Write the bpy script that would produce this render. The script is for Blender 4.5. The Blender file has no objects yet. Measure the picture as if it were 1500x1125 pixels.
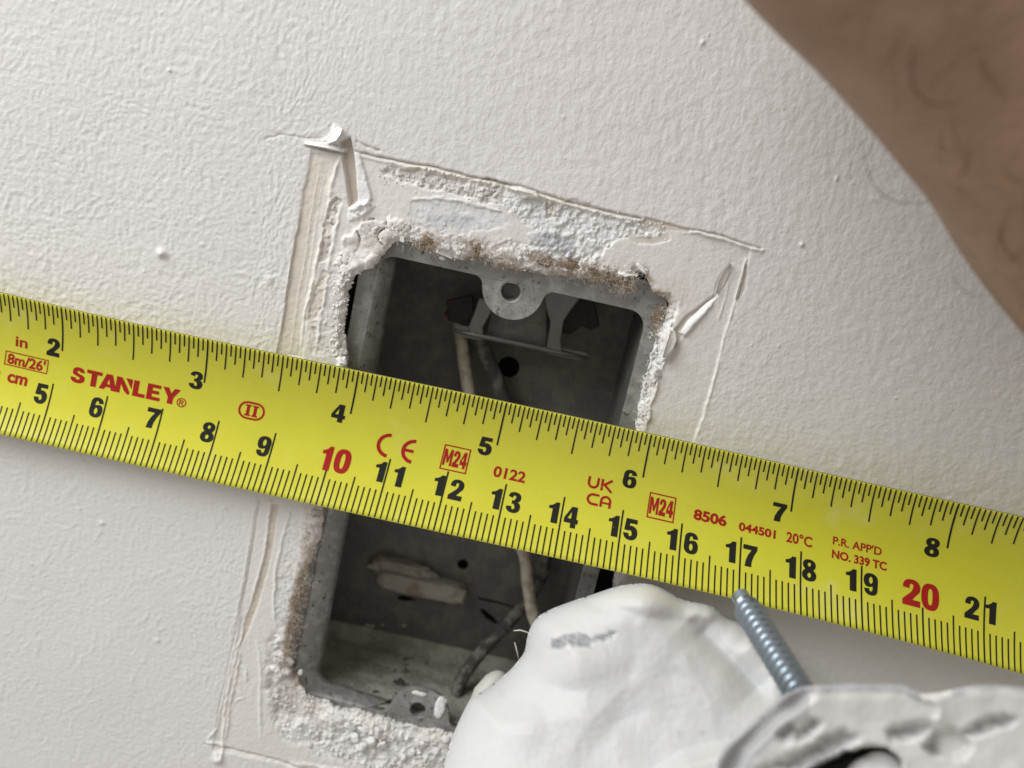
import bpy, bmesh, math, random
import numpy as np
from mathutils import Vector, noise as mnoise
from mathutils.geometry import tessellate_polygon
random.seed(7)
rng = np.random.RandomState(11)
S = 0.01                      # everything is authored in centimetres, the scene is in metres
scene = bpy.context.scene
COL = scene.collection

# ------------------------------------------------------------------ camera
F = 1653.0                    # focal length in photograph pixels (1500 wide)
PITCH, YAW, ROLL, DIST = math.radians(15.0), math.radians(0.0), math.radians(12.6), 19.3
fw = np.array([math.sin(YAW)*math.cos(PITCH), math.cos(YAW)*math.cos(PITCH), -math.sin(PITCH)])
_r = np.cross(fw, [0, 0, 1.0]); _r /= np.linalg.norm(_r); _u = np.cross(_r, fw)
RX = math.cos(ROLL)*_r + math.sin(ROLL)*_u
UX = math.cos(ROLL)*_u - math.sin(ROLL)*_r
CC = -fw*DIST
cam_d = bpy.data.cameras.new('camera')
cam = bpy.data.objects.new('camera', cam_d); COL.objects.link(cam)
from mathutils import Matrix
M = Matrix(((RX[0], UX[0], -fw[0], CC[0]*S), (RX[1], UX[1], -fw[1], CC[1]*S), (RX[2], UX[2], -fw[2], CC[2]*S), (0, 0, 0, 1)))
cam.matrix_world = M
cam_d.sensor_width = 36.0
cam_d.lens = 36.0*F/1500.0
cam_d.clip_start = 0.005; cam_d.clip_end = 50
cam_d.dof.use_dof = True
cam_d.dof.focus_distance = 0.187
cam_d.dof.aperture_fstop = 14.0
scene.camera = cam

# ------------------------------------------------------------------ light
w = bpy.data.worlds.new('World'); scene.world = w; w.use_nodes = True
bg = w.node_tree.nodes['Background']
bg.inputs[0].default_value = (1.0, 0.955, 0.915, 1); bg.inputs[1].default_value = 0.49

def area(name, loc, target, size, size_y, energy, color):
    d = bpy.data.lights.new(name, 'AREA'); d.shape = 'RECTANGLE'; d.size = size*S; d.size_y = size_y*S
    d.energy = energy; d.color = color
    o = bpy.data.objects.new(name, d); COL.objects.link(o)
    o.location = Vector(loc)*S
    o.rotation_euler = (Vector(target) - Vector(loc)).to_track_quat('-Z', 'Y').to_euler()
    return o
area('window_light', (-45, -29, 42), (0, 0, 0), 46, 46, 5.6, (0.96, 0.985, 1.0))
scene.view_settings.view_transform = 'Standard'; scene.view_settings.look = 'None'
scene.view_settings.exposure = 0.0; scene.view_settings.gamma = 1.0
scene.cycles.use_denoising = True

# ------------------------------------------------------------------ helpers
def unp(px, py, h=0.0):
    """point (cm) on the plane h centimetres in front of the wall seen at a photograph pixel"""
    d = RX*(px-750.0)/F + UX*(562.5-py)/F + fw
    t = (-h - CC[1])/d[1]
    return CC + t*d
def unpv(PX, PY, H):
    d = RX[None, :]*((PX-750.0)/F)[:, None] + UX[None, :]*((562.5-PY)/F)[:, None] + fw[None, :]
    t = (-H - CC[1])/d[:, 1]
    return CC[None, :] + t[:, None]*d
def projv(P):
    v = P - CC[None, :]; z = v@fw
    return 750 + F*(v@RX)/z, 562.5 - F*(v@UX)/z

def _hash(ix, iy, seed):
    h = (ix.astype(np.int64)*374761393 + iy.astype(np.int64)*668265263 + seed*1442695041) & 0xffffffff
    h = ((h ^ (h >> 13))*1274126177) & 0xffffffff
    return (h ^ (h >> 16)) & 0xffffffff
def pn(x, y, seed=0):
    """gradient noise, about -0.7..0.7"""
    x0 = np.floor(x); y0 = np.floor(y); fx = x-x0; fy = y-y0
    sx = fx*fx*fx*(fx*(fx*6-15)+10); sy = fy*fy*fy*(fy*(fy*6-15)+10)
    def g(i, j):
        a = _hash(x0+i, y0+j, seed).astype(np.float64)*(2*math.pi/4294967296.0)
        return np.cos(a)*(fx-i) + np.sin(a)*(fy-j)
    a = g(0, 0); b = g(1, 0); c = g(0, 1); d = g(1, 1)
    return (a*(1-sx)+b*sx)*(1-sy) + (c*(1-sx)+d*sx)*sy
def fbm(x, y, seed=0, o=4, k=0.5):
    s = 0; a = 1.0
    for i in range(o):
        s = s + a*pn(x, y, seed+i*17); x = x*2.03+5.1; y = y*2.03+1.7; a *= k
    return s
def worley(x, y, seed=0):
    x0 = np.floor(x); y0 = np.floor(y); f1 = np.full(x.shape, 9.0); f2 = np.full(x.shape, 9.0); cid = np.zeros(x.shape)
    for i in (-1, 0, 1):
        for j in (-1, 0, 1):
            h1 = _hash(x0+i, y0+j, seed)/4294967296.0; h2 = _hash(x0+i, y0+j, seed+77)/4294967296.0
            d = np.hypot(x0+i+h1-x, y0+j+h2-y); m = d < f1
            f2 = np.where(m, f1, np.minimum(f2, d)); cid = np.where(m, h1+h2*.37, cid); f1 = np.where(m, d, f1)
    return f1, f2, cid
def ss(a, b, x):
    t = np.clip((x-a)/(b-a), 0, 1); return t*t*(3-2*t)
def dline(X, Y, pts):
    """distance to an open polyline, and how far along it (0..1)"""
    best = np.full(X.shape, 1e9); al = np.zeros(X.shape); side = np.zeros(X.shape); n = len(pts)-1
    for i in range(n):
        (x0, y0), (x1, y1) = pts[i], pts[i+1]
        dx, dy = x1-x0, y1-y0
        t = np.clip(((X-x0)*dx + (Y-y0)*dy)/(dx*dx+dy*dy), 0, 1)
        d = np.hypot(X-x0-t*dx, Y-y0-t*dy); m = d < best
        best = np.where(m, d, best); al = np.where(m, (i+t)/n, al)
        side = np.where(m, np.sign(dx*(Y-y0)-dy*(X-x0)), side)
    return best, al, side
def sdf(X, Y, poly):
    """signed distance to a closed polygon, positive inside"""
    ins = np.zeros(X.shape, bool); n = len(poly)
    for i in range(n):
        (x0, y0), (x1, y1) = poly[i], poly[(i+1) % n]
        if y0 != y1:
            c = ((y0 > Y) != (y1 > Y)) & (X < (x1-x0)*(Y-y0)/(y1-y0)+x0); ins ^= c
    d = dline(X, Y, list(poly)+[poly[0]])[0]
    return np.where(ins, d, -d)

def link(name, me, mat, parent=None, smooth=True, kind=None):
    o = bpy.data.objects.new(name, me); COL.objects.link(o)
    if mat: me.materials.append(mat)
    if smooth and len(me.polygons): me.polygons.foreach_set('use_smooth', [True]*len(me.polygons))
    if parent: o.parent = parent
    if kind: o['kind'] = kind
    return o
def mk(name, V, Fc, mat, parent=None, smooth=True, kind=None, col=None):
    me = bpy.data.meshes.new(name)
    me.from_pydata([tuple(float(c)*S for c in v) for v in V], [], [tuple(int(i) for i in f) for f in Fc])
    if col is not None:
        a = me.color_attributes.new('Col', 'FLOAT_COLOR', 'POINT')
        c4 = np.ones((len(V), 4), np.float32); c4[:, :3] = col
        a.data.foreach_set('color', c4.ravel())
    me.update()
    return link(name, me, mat, parent, smooth, kind)
def tag(o, label, cat, group=None):
    o['label'] = label; o['category'] = cat
    if group: o['group'] = group
    return o
def empty(name, loc=(0, 0, 0)):
    o = bpy.data.objects.new(name, None); COL.objects.link(o); o.empty_display_size = 0.01
    return o
def bevel(o, wd, seg=2):
    m = o.modifiers.new('bevel', 'BEVEL'); m.width = wd*S; m.segments = seg; m.limit_method = 'ANGLE'; m.angle_limit = math.radians(40)

def mat(name, color, rough=0.6, metal=0.0, var=0.0, vscale=8.0, bumps=(), color2=None, c2scale=3.0, c2lo=.45, c2hi=.6,
        vcol=False, coat=0.0, sss=0.0, spec=0.5, roughvar=0.0, stretch=(1, 1, 1), color3=None, c3scale=20, c3lo=.6, c3hi=.65):
    m = bpy.data.materials.new(name); m.use_nodes = True; nt = m.node_tree; N = nt.nodes; L = nt.links
    b = N['Principled BSDF']
    b.inputs['Roughness'].default_value = rough; b.inputs['Metallic'].default_value = metal
    b.inputs['Specular IOR Level'].default_value = spec
    if coat: b.inputs['Coat Weight'].default_value = coat; b.inputs['Coat Roughness'].default_value = 0.18
    if sss: b.inputs['Subsurface Weight'].default_value = sss; b.inputs['Subsurface Radius'].default_value = (.01, .004, .002); b.inputs['Subsurface Scale'].default_value = 0.3
    tc = N.new('ShaderNodeTexCoord'); mp = N.new('ShaderNodeMapping'); mp.inputs['Scale'].default_value = [100*s for s in stretch]
    L.new(tc.outputs['Object'], mp.inputs[0])
    def nz(scale, detail=4, rough_=0.6):
        n = N.new('ShaderNodeTexNoise'); n.inputs['Scale'].default_value = scale; n.inputs['Detail'].default_value = detail
        n.inputs['Roughness'].default_value = rough_; L.new(mp.outputs[0], n.inputs['Vector']); return n.outputs['Fac']
    def ramp(fac, lo, hi):
        r = N.new('ShaderNodeMapRange'); r.inputs['From Min'].default_value = lo; r.inputs['From Max'].default_value = hi
        r.interpolation_type = 'SMOOTHSTEP'; L.new(fac, r.inputs['Value']); return r.outputs['Result']
    def mix(a, bb, fac, mode='MIX'):
        x = N.new('ShaderNodeMix'); x.data_type = 'RGBA'; x.blend_type = mode
        for inp, v in ((x.inputs[6], a), (x.inputs[7], bb)):
            if isinstance(v, tuple): inp.default_value = (*v, 1)
            else: L.new(v, inp)
        if isinstance(fac, float): x.inputs[0].default_value = fac
        else: L.new(fac, x.inputs[0])
        return x.outputs[2]
    if vcol:
        a = N.new('ShaderNodeAttribute'); a.attribute_name = 'Col'; c = a.outputs['Color']
    else: c = tuple(color)
    if color2 is not None: c = mix(c, tuple(color2), ramp(nz(c2scale, 5), c2lo, c2hi))
    if color3 is not None: c = mix(c, tuple(color3), ramp(nz(c3scale, 3), c3lo, c3hi))
    if var:
        r = N.new('ShaderNodeMapRange'); L.new(nz(vscale, 5), r.inputs['Value'])
        r.inputs['To Min'].default_value = 1-var; r.inputs['To Max'].default_value = 1+var
        cb = N.new('ShaderNodeCombineColor')
        for i in range(3): L.new(r.outputs['Result'], cb.inputs[i])
        c = mix(c, cb.outputs[0], 1.0, 'MULTIPLY')
    if isinstance(c, tuple): b.inputs['Base Color'].default_value = (*c, 1)
    else: L.new(c, b.inputs['Base Color'])
    if roughvar:
        r = N.new('ShaderNodeMapRange'); L.new(nz(6, 4), r.inputs['Value'])
        r.inputs['From Min'].default_value = .3; r.inputs['From Max'].default_value = .7
        r.inputs['To Min'].default_value = rough-roughvar; r.inputs['To Max'].default_value = rough+roughvar
        L.new(r.outputs['Result'], b.inputs['Roughness'])
    prev = None
    for sc_, dist in bumps:
        bn = N.new('ShaderNodeBump'); bn.inputs['Distance'].default_value = dist*S; bn.inputs['Strength'].default_value = 1.0
        L.new(nz(sc_, 3), bn.inputs['Height'])
        if prev: L.new(prev, bn.inputs['Normal'])
        prev = bn.outputs['Normal']
    if prev: L.new(prev, b.inputs['Normal'])
    return m

M_wall = mat('painted_plaster', (.7, .7, .7), rough=.62, vcol=True, var=.03, vscale=14, bumps=((13, .009), (40, .006)), spec=.35)
M_plaster = mat('white_plaster', (.80, .79, .77), rough=.9, var=.10, vscale=12, bumps=((14, .03), (45, .012)), spec=.2, color2=(.66, .62, .56), c2scale=3, c2lo=.5, c2hi=.7)
M_flake = mat('peeled_paint', (.80, .78, .74), rough=.55, var=.05, vscale=9, bumps=((18, .01),), spec=.3)
M_metal = mat('galvanised_steel', (.275, .27, .255), rough=.55, metal=.55, var=.22, vscale=6, bumps=((30, .006), (9, .006)), roughvar=.12,
              color2=(.36, .355, .34), c2scale=4, color3=(.11, .10, .09), c3scale=9, c3lo=.58, c3hi=.72)
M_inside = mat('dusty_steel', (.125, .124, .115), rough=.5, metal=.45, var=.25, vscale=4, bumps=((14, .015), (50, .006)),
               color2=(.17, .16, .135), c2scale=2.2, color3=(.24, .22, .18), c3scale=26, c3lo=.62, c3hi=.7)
M_dull = mat('clamp_near_black', (.016, .015, .014), rough=.6, metal=.3, var=.3, vscale=4, bumps=((8, .03),), color2=(.05, .015, .012), c2scale=2, c2lo=.5, c2hi=.7)
M_floor = mat('lit_brown_dust', (.36, .34, .29), rough=.95, var=.3, vscale=5, bumps=((9, .03), (30, .015)), spec=.1, color2=(.27, .255, .215), c2scale=2.0, color3=(.46, .43, .37), c3scale=14, c3lo=.60, c3hi=.7)  # brown dust, also paler than the lining to paint in light on the floor
M_dark = mat('void_shade', (.012, .011, .010), rough=.95, bumps=((9, .05),), spec=.1)  # near-black colour standing in for shade in the cavities
M_clamp = mat('clamp_steel', (.19, .187, .178), rough=.42, metal=.6, var=.2, vscale=7, bumps=((25, .008),))
M_cream = mat('plaster_crusted_clamp', (.37, .345, .295), rough=.9, var=.2, vscale=5, bumps=((6, .06), (25, .02)), spec=.15, color2=(.26, .20, .13), c2scale=2.5, c2lo=.5, c2hi=.68)
M_whitecable = mat('cream_cable_sheath', (.50, .45, .36), rough=.6, var=.15, vscale=4, bumps=((9, .015),), color2=(.33, .27, .20), c2scale=3)
M_blackcable = mat('dusty_black_cable', (.06, .056, .05), rough=.85, var=.3, vscale=10, bumps=((18, .03),), color2=(.17, .155, .135), c2scale=5)
M_red = mat('red_sleeve', (.16, .02, .018), rough=.5, var=.1)
M_yellow = mat('yellow_lacquer', (.62, .59, .035), rough=.36, coat=.35, var=.06, vscale=1.6, bumps=((30, .0015), (2.0, .005)), spec=.45, roughvar=.05,
               color2=(.69, .65, .20), c2scale=1.1, c2lo=.55, c2hi=.9, color3=(.74, .70, .25), c3scale=20, c3lo=.70, c3hi=.74)
M_back = mat('tape_edge', (.16, .14, .04), rough=.7)  # blade edge given a darker tone so it does not look lit
M_black = mat('black_print', (.014, .014, .010), rough=.5, spec=.25)
M_redink = mat('red_print', (.36, .012, .008), rough=.5, spec=.25)
M_glove = mat('white_glove_rubber', (.80, .80, .80), rough=.5, vcol=True, sss=.35, bumps=((3, .008), (9, .003)), var=.03, vscale=3, spec=.3)
M_tip = mat('cream_fingertip', (.50, .485, .43), rough=.5, sss=.1, var=.06, vscale=5)
M_skin = mat('brown_skin', (.30, .185, .125), rough=.5, sss=.1, var=.12, vscale=1.6, bumps=((2.2, .03), (9, .02), (22, .008)), color2=(.235, .14, .085), c2scale=.6, c2lo=.35, c2hi=.68, spec=.35)
M_hair = mat('dark_hair', (.035, .02, .012), rough=.5)
M_clump = mat('brown_backing_paper', (.27, .20, .14), rough=.95, var=.3, vscale=5, bumps=((16, .05), (40, .02)), spec=.05)
M_fuzz = mat('torn_paper_fibre', (.46, .37, .28), rough=.9, var=.25, vscale=4, color2=(.60, .54, .46), c2scale=2.0, c2lo=.48, c2hi=.58, spec=.1)
M_lint = mat('pale_fibre', (.72, .68, .60), rough=.8)
M_zinc = mat('blue_zinc', (.33, .39, .435), rough=.34, metal=.9, var=.1, vscale=6, bumps=((30, .004),))
M_yoke = mat('painted_strap', (.70, .68, .64), rough=.55, vcol=True, var=.06, vscale=3, bumps=((2, .02),))

# ------------------------------------------------------------------ the wall
def axis(lo, hi, a, b, fine, mid, far=(-70, 70)):
    """fine spacing between a and b, mid spacing between lo and hi, growing steps out to far"""
    g = list(np.arange(a, b, fine))
    x = g[-1]
    st = fine
    while x < hi: st = min(st*1.15, mid); x += st; g.append(x)
    while x < far[1]: st *= 1.35; x += st; g.append(x)
    x = a; st = fine; left = []
    while x > lo: st = min(st*1.15, mid); x -= st; left.append(x)
    while x > far[0]: st *= 1.35; x -= st; left.append(x)
    return np.array(left[::-1]+g)
UA = axis(-10.2, 10.2, -4.7, 4.9, 0.0165, 0.026)
VA = axis(-9.3, 7.9, -8.6, 3.9, 0.0165, 0.026)
UU, VV = np.meshgrid(UA, VA)
U = UU.ravel(); V = VV.ravel()
P0 = np.stack([U, np.zeros_like(U), V], 1)
# far outside the view the feature functions are not evaluated
X, Y = projv(P0)
core = (U > -13) & (U < 13) & (V > -12) & (V < 10)
H = np.zeros_like(U)
paint = np.array([.672, .648, .624]); C = np.tile(paint, (len(U), 1))

# roller texture: crinkled ridges on the left, softer orange peel on the right
wx = pn(U*1.3, V*1.1, 3)*.5; wy = pn(U*1.2, V*1.4, 4)*.5
left = 1-ss(380, 640, X+40*pn(U*.8, V*.8, 9)-0.10*Y)
lo = ss(620, 760, Y)*left
cr = pn((U+wx*.6)*7.0, (V+wy*.6)*4.4, 5); cr2 = pn((U+wx*.4)*12, (V+wy*.5)*8.0, 6)
cr3 = pn(U*21+wx, V*15+wy, 16)
crink = .8*(0.5-np.abs(cr)*1.6) + .6*(0.5-np.abs(cr2)*1.6)+.28*cr3
soft = .55*pn(U*4.2+V*1.4+wx*.5, V*3.0-U*.9+wy*.5, 7) + .6*pn(U*8+V*2, V*5.6-U*1.5, 8)+.15*cr3
fine_ = pn(U*17, V*14, 21) + .6*pn(U*33, V*30, 22)
big = fbm(U*.45, V*.45, 31, 1)
brk = .65+.7*ss(-.25, .35, pn(U*.55, V*.5, 33))
H += left*(1-.55*lo)*.0145*crink*(.5+.5*brk) + (1-left)*.0125*soft*(.5+.5*brk) + .0045*fine_ + big*.03
# short raised wrinkles of old paint
wr = pn((U+wx*.9)*3.3, (V+wy*.9)*2.1, 41); wr = np.exp(-(wr/.07)**2)*ss(-.1, .3, pn(U*2.4, V*2.1, 42))
H += (.15+.85*left)*.006*wr
C *= (1+.02*pn(U*.7, V*.7, 51))[:, None]

damage = (X > 270) & (X < 1150) & (Y > 150) & (Y < 1250) & core
idx = np.nonzero(damage)[0]
x = X[idx]; y = Y[idx]; u = U[idx]; v = V[idx]; h = H[idx].copy(); c = C[idx].copy()
j1 = pn(u*3.3, v*3.3, 61)*5 + pn(u*9, v*9, 62)*3.2; j2 = pn(u*3.1, v*3.4, 63)*5 + pn(u*9.5, v*9, 64)*3.2
rough1 = np.abs(fbm(u*6, v*6, 71, 4, .6))
rough2 = .55*fbm(u*15, v*15, 75, 3, .7)+.55*(.35-1.4*np.abs(pn(u*9+j1*.05, v*9+j2*.05, 175)))*(.6+.8*pn(u*3, v*3, 176))
grain = pn(u*24, v*24, 77)
WHITE = np.array([.74, .73, .715]); CREAM = np.array([.62, .575, .49]); BEIGE = np.array([.50, .43, .35]); GREY = np.array([.48, .49, .505]); TAN = np.array([.36, .27, .19]); CREAM2 = np.array([.685, .645, .585])

def setc(m, colr):
    global c
    c = c*(1-m[:, None]) + np.asarray(colr)[None, :]*m[:, None]
def region(poly, dh, ramp=3.0, rough=0.0, colr=None, jit=1.0, flat=0.0, rgh=None, cst=1.0):
    """sink or raise an area with a ragged edge, roughen and recolour it"""
    global h
    m = ss(-ramp*.5, ramp*.5, sdf(x+j1*jit, y+j2*jit, poly))
    if flat: h = h*(1-m*flat)
    h = h + m*(dh + rough*(rough2 if rgh is None else rgh))
    if colr is not None: setc(m*cst, colr)
    return m
def ridge(pts, wd, ht, colr=None, jit=.5, taper=True, cst=.7, skew=0.0):
    global h
    d, al, sd = dline(x+j1*jit, y+j2*jit, pts)
    k = (np.minimum(1, np.minimum(al, 1-al)*8+.15) if taper else 1)
    var = (.45+.8*np.clip(.5+pn(u*2.1, v*2.1, 83), 0, 1))*(.55+.8*np.clip(.5+1.2*pn(u*8, v*8, 84), 0, 1))
    ww = wd*np.where(sd > 0, 1+skew, 1-skew)
    e = np.exp(-(d/ww)**2)*k
    h = h + ht*e*var
    if colr is not None: setc(np.clip(e*cst, 0, 1), colr)

hole = [(509, 425), (520, 403), (548, 392), (562, 372), (575, 357), (600, 356), (640, 373), (672, 382), (700, 378), (730, 393), (770, 401), (800, 405), (840, 408), (880, 412), (912, 424), (926, 414), (932, 399), (945, 401), (950, 414), (957, 430), (975, 437), (982, 448), (972, 472), (960, 500), (953, 535), (944, 562), (937, 592), (930, 625), (922, 690), (912, 780), (901, 842), (893, 900), (878, 1000), (858, 1112),
        (760, 1106), (700, 1090), (650, 1077), (604, 1072), (582, 1066), (558, 1056), (500, 1042), (460, 1030), (438, 1011), (424, 990), (422, 955), (428, 905), (438, 860), (455, 822), (468, 790), (472, 750), (482, 640), (494, 575), (508, 545), (508, 528), (505, 505), (503, 480), (506, 455)]
dh_ = sdf(x+j1*.8, y+j2*.8, hole)           # positive inside the hole

# the painted margin inside the knife lines was scraped a little thinner
frame = [(457, 214), (620, 240), (860, 300), (1100, 362), (1092, 400), (1020, 645), (1000, 760), (940, 1190), (640, 1175), (430, 1122), (312, 1098), (345, 950), (378, 735), (440, 300)]
region(frame, -.018, 4, 0, CREAM2, .4, flat=.35, cst=.25)

f1_, f2_, fid_ = worley(u*13+.4*pn(u*20, v*20, 307), v*13+.4*pn(u*20, v*20, 308), 51); g1_, g2_, gid_ = worley(u*6+.5*pn(u*10, v*10, 309), v*6+.5*pn(u*10, v*10, 310), 53)
rough2 = .45*rough2+.75*(fid_-.65)*ss(0, .25, f2_-f1_)+.6*(gid_-.65)*ss(0, .15, g2_-g1_)
# --- top band: bared granular plaster under the torn paint edge
region([(553, 250), (575, 244), (640, 250), (700, 262), (748, 268), (772, 285), (790, 283), (822, 298), (842, 292), (880, 308), (930, 322), (975, 333), (982, 350), (935, 342), (905, 352), (880, 378), (850, 388), (815, 372), (790, 340), (760, 322), (735, 302), (690, 292), (640, 280), (590, 268)],
       -.04, 3, .05, WHITE*.93, 1.1, flat=.6)
region([(560, 248), (600, 244), (650, 251), (700, 261), (740, 268), (735, 300), (690, 290), (640, 279), (585, 266)], -.015, 3, .02, (.60, .56, .50), 1.0, cst=.55)
region([(750, 275), (786, 281), (790, 289), (765, 292)], .05, 2, 0, paint, .4, flat=.9)
region([(800, 290), (822, 300), (815, 318), (800, 322)], -.03, 3, .03, BEIGE, .7, cst=.5)
# cream lip where the paint lifted along the top score
ridge([(560, 243), (620, 247), (680, 262), (745, 275), (800, 290), (850, 303), (900, 318), (945, 330)], 3.0, .030, (.72, .67, .58), .5, cst=.8)
d, al, sd = dline(x+j1*.35, y+j2*.35, [(520, 222), (560, 232), (640, 246), (705, 262), (760, 272), (830, 295), (900, 312), (950, 322), (1000, 335), (1050, 343), (1085, 355), (1115, 364)])
h = h - .05*np.exp(-(d/1.6)**2) + .022*np.exp(-((d-4)/2.5)**2)*(sd > 0)
setc(np.exp(-(d/1.5)**2)*.5, (.42, .36, .30))
# thin white edge beyond it
ridge([(1005, 335), (1060, 352), (1100, 362), (1118, 366)], 2.0, .03, WHITE, .3)
# beige strip of bared undercoat on the top line, towards the right
region([(945, 318), (1010, 336), (1010, 341), (975, 338), (938, 330)], -.03, 2, 0, BEIGE*1.15, .3, flat=.8, cst=.7)
region([(920, 340), (965, 343), (981, 340), (983, 352), (958, 358), (935, 357), (922, 350)], -.035, 2, 0, (.60, .56, .50), .3, flat=.9)
region([(922, 332), (945, 331), (968, 341), (966, 347), (948, 349), (930, 345)], .0, 2, .05, WHITE, .5)

# --- loose skim band and grey filler patches above the box
region([(600, 300), (614, 290), (650, 293), (700, 300), (740, 315), (748, 328), (720, 336), (680, 345), (640, 340), (604, 335), (598, 318)], -.022, 2.5, .016, (.66, .65, .645), 1.5, flat=.5)
region([(625, 316), (660, 314), (700, 322), (705, 330), (670, 336), (632, 330)], -.012, 8, .006, GREY*1.05, 2.0, flat=.4, cst=.75)
region([(775, 345), (798, 336), (830, 345), (842, 360), (840, 378), (800, 372), (778, 366)], .02, 8, .03, GREY*.95, 1.2, flat=.3, cst=.85)
region([(592, 330), (600, 338), (680, 350), (760, 354), (850, 372), (900, 392), (935, 408), (900, 430), (592, 400)], -.02, 8, .055, WHITE, 2.0, flat=.4)
ridge([(600, 292), (640, 290), (700, 298), (745, 314)], 2.2, .022, WHITE, .6)
region([(862, 350), (890, 352), (893, 362), (868, 364)], .03, 3, .04, WHITE, .8)

# --- upper left: stripped cream bands and ridges left of the box
region([(457, 224), (499, 226), (487, 262), (479, 330), (466, 372), (452, 440), (443, 525), (405, 520), (417, 455), (427, 388), (438, 325), (445, 280)], -.028, 2, .004, CREAM2, .25, flat=.7)
region([(458, 232), (476, 235), (466, 300), (455, 340), (446, 420), (434, 520), (408, 519), (420, 450), (430, 385), (442, 300)], -.014, 2, .004, CREAM, .35, flat=.6, cst=.8)
for k, off in enumerate((0, 9, 17, 24)):
    ridge([(470+off, 235), (458+off, 300), (446+off, 380), (434+off, 450), (424+off, 522)], 1.1, .012*(1-k*.15), (.70, .66, .58), .3, cst=.45)
ridge([(457, 228), (446, 278), (437, 330), (427, 388), (417, 455), (407, 518)], 1.5, .020, (.50, .44, .36), .35, cst=.5)
ridge([(499, 226), (486, 262), (478, 320), (466, 370), (455, 425), (446, 459), (440, 520)], 2.3, .040, (.77, .74, .68), .35, cst=.7)
region([(492, 288), (500, 292), (488, 330), (480, 380), (468, 385), (474, 330), (482, 298)], -.045, 2, .06, (.62, .58, .53), .7, flat=.5)
region([(474, 395), (488, 400), (470, 450), (458, 490), (450, 470), (462, 420)], -.02, 3, .04, (.63, .57, .49), 1.0, cst=.8)
ridge([(500, 300), (492, 335), (484, 372), (478, 420), (468, 470), (463, 525)], 2.2, .03, WHITE, .5)
region([(486, 400), (505, 395), (500, 440), (490, 480), (480, 520), (455, 520), (470, 450)], -.008, 5, .018, (.70, .69, .68), 1.0)
# long knife cut at the corner, bed coloured as shaded, plaster side as lit
region([(499, 208), (512, 202), (517, 224), (524, 296), (512, 302), (507, 260), (501, 225)], -.13, 5, .004, (.50, .44, .37), .15, flat=.9)
region([(519, 222), (527, 224), (534, 250), (545, 290), (541, 298), (518, 310), (511, 306), (525, 296)], .02, 3, .015, WHITE*1.06, .4, flat=.8)
region([(472, 206), (487, 198), (490, 184), (500, 187), (506, 201), (494, 212), (480, 213)], .035, 5, .03, WHITE*1.03, .6)
region([(448, 207), (478, 210), (507, 218), (504, 223), (470, 217), (446, 211)], .035, 3, .01, WHITE, .2)
ridge([(446, 214), (475, 219), (505, 226)], 1.6, -.045, (.45, .40, .34), .2)
region([(512, 308), (540, 296), (548, 300), (530, 318), (512, 324)], .045, 6, .05, WHITE*1.04, .8)
ridge([(519, 205), (535, 214), (560, 222)], 1.8, -.04, (.5, .46, .4), .3)
# hairline cracks running away from the corner
ridge([(380, 205), (410, 197), (440, 203), (480, 204)], 1.2, -.02, None, .8)

# --- lumpy cracked plaster at the top left corner of the box
m = ss(-2, 4, sdf(x+j1*1.9+4*pn(u*18, v*18, 311), y+j2*1.9, [(500, 350), (530, 325), (570, 318), (600, 330), (598, 352), (575, 368), (560, 398), (540, 408), (515, 410), (498, 425), (492, 390)]))
w1, w2, wid = worley(u*2.0+.5*pn(u*4, v*4, 191), v*1.7+.5*pn(u*4, v*4, 192), 5)
v1, v2, vid = worley(u*6.5+.3*pn(u*9, v*9, 193), v*6.5+.3*pn(u*9, v*9, 194), 9)
h = h*(1-.7*m) + m*(.07+.16*(wid-.6)+.02*(vid-.6)*(pn(u*2, v*2, 195) > 0)+.06*pn(u*2.2+3, v*2.2, 91)+.03*pn(u*6, v*6, 98)+.014*rough2 - .05*w1*w1); setc(m*.9, (.70, .675, .635))
crack = np.clip(np.exp(-((w2-w1+.03*pn(u*14, v*14, 96))/.028)**2)*ss(-.05, .2, pn(u*1.7, v*1.7, 93))+.25*np.exp(-((v2-v1)/.05)**2)*(pn(u*2, v*2, 195) > .1), 0, 1)*m
h -= .13*crack; setc(crack*.7, (.30, .26, .22))

# --- right of the box: peeled slashes, fine line, torn white edge
region([(1071, 385), (1064, 400), (1052, 432), (1046, 433), (1049, 416), (1058, 400)], -.04, 3, .0, WHITE*1.03, .2, flat=.9)
region([(1052, 432), (1040, 448), (1015, 470), (1002, 488), (990, 510), (984, 500), (990, 482), (1003, 466), (1028, 448), (1045, 434)], -.07, 5, .012, (.62, .57, .50), .3, flat=.9)
region([(1049, 436), (1040, 450), (1022, 472), (1004, 493), (997, 488), (1010, 470), (1030, 452)], .04, 6, .008, WHITE*1.05, .3, flat=.6)
region([(986, 480), (991, 498), (986, 512), (980, 522), (970, 528), (976, 505), (981, 488)], .06, 5, .01, WHITE*1.05, .3, flat=.8)
ridge([(1093, 380), (1088, 405), (1076, 445), (1060, 500), (1045, 560), (1030, 610), (1017, 648)], 1.9, .030, (.80, .775, .73), .18, taper=False, cst=.8)
region([(1093, 384), (1095, 402), (1091, 425), (1083, 438), (1080, 437), (1088, 405)], -.02, 2, 0, (.55, .50, .44), .1, flat=.9)
ridge([(1068, 410), (1062, 440), (1052, 470)], 1.3, .014, None, .3)
m = ss(0, 4, dh_+14+6*pn(u*2, v*2, 97))*(x > 900)*(y > 430)          # white broken lip along the right edge
h = h + m*(-.03+.05*rough2); setc(m*.8, WHITE*1.04)
ridge([(985, 450), (979, 490), (973, 530), (962, 560), (955, 590), (945, 632)], 2.6, .05, WHITE*1.05, .8)
ridge([(966, 470), (962, 520), (950, 560), (944, 600)], 2.0, -.06, (.30, .26, .22), .9, cst=.5)

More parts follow.
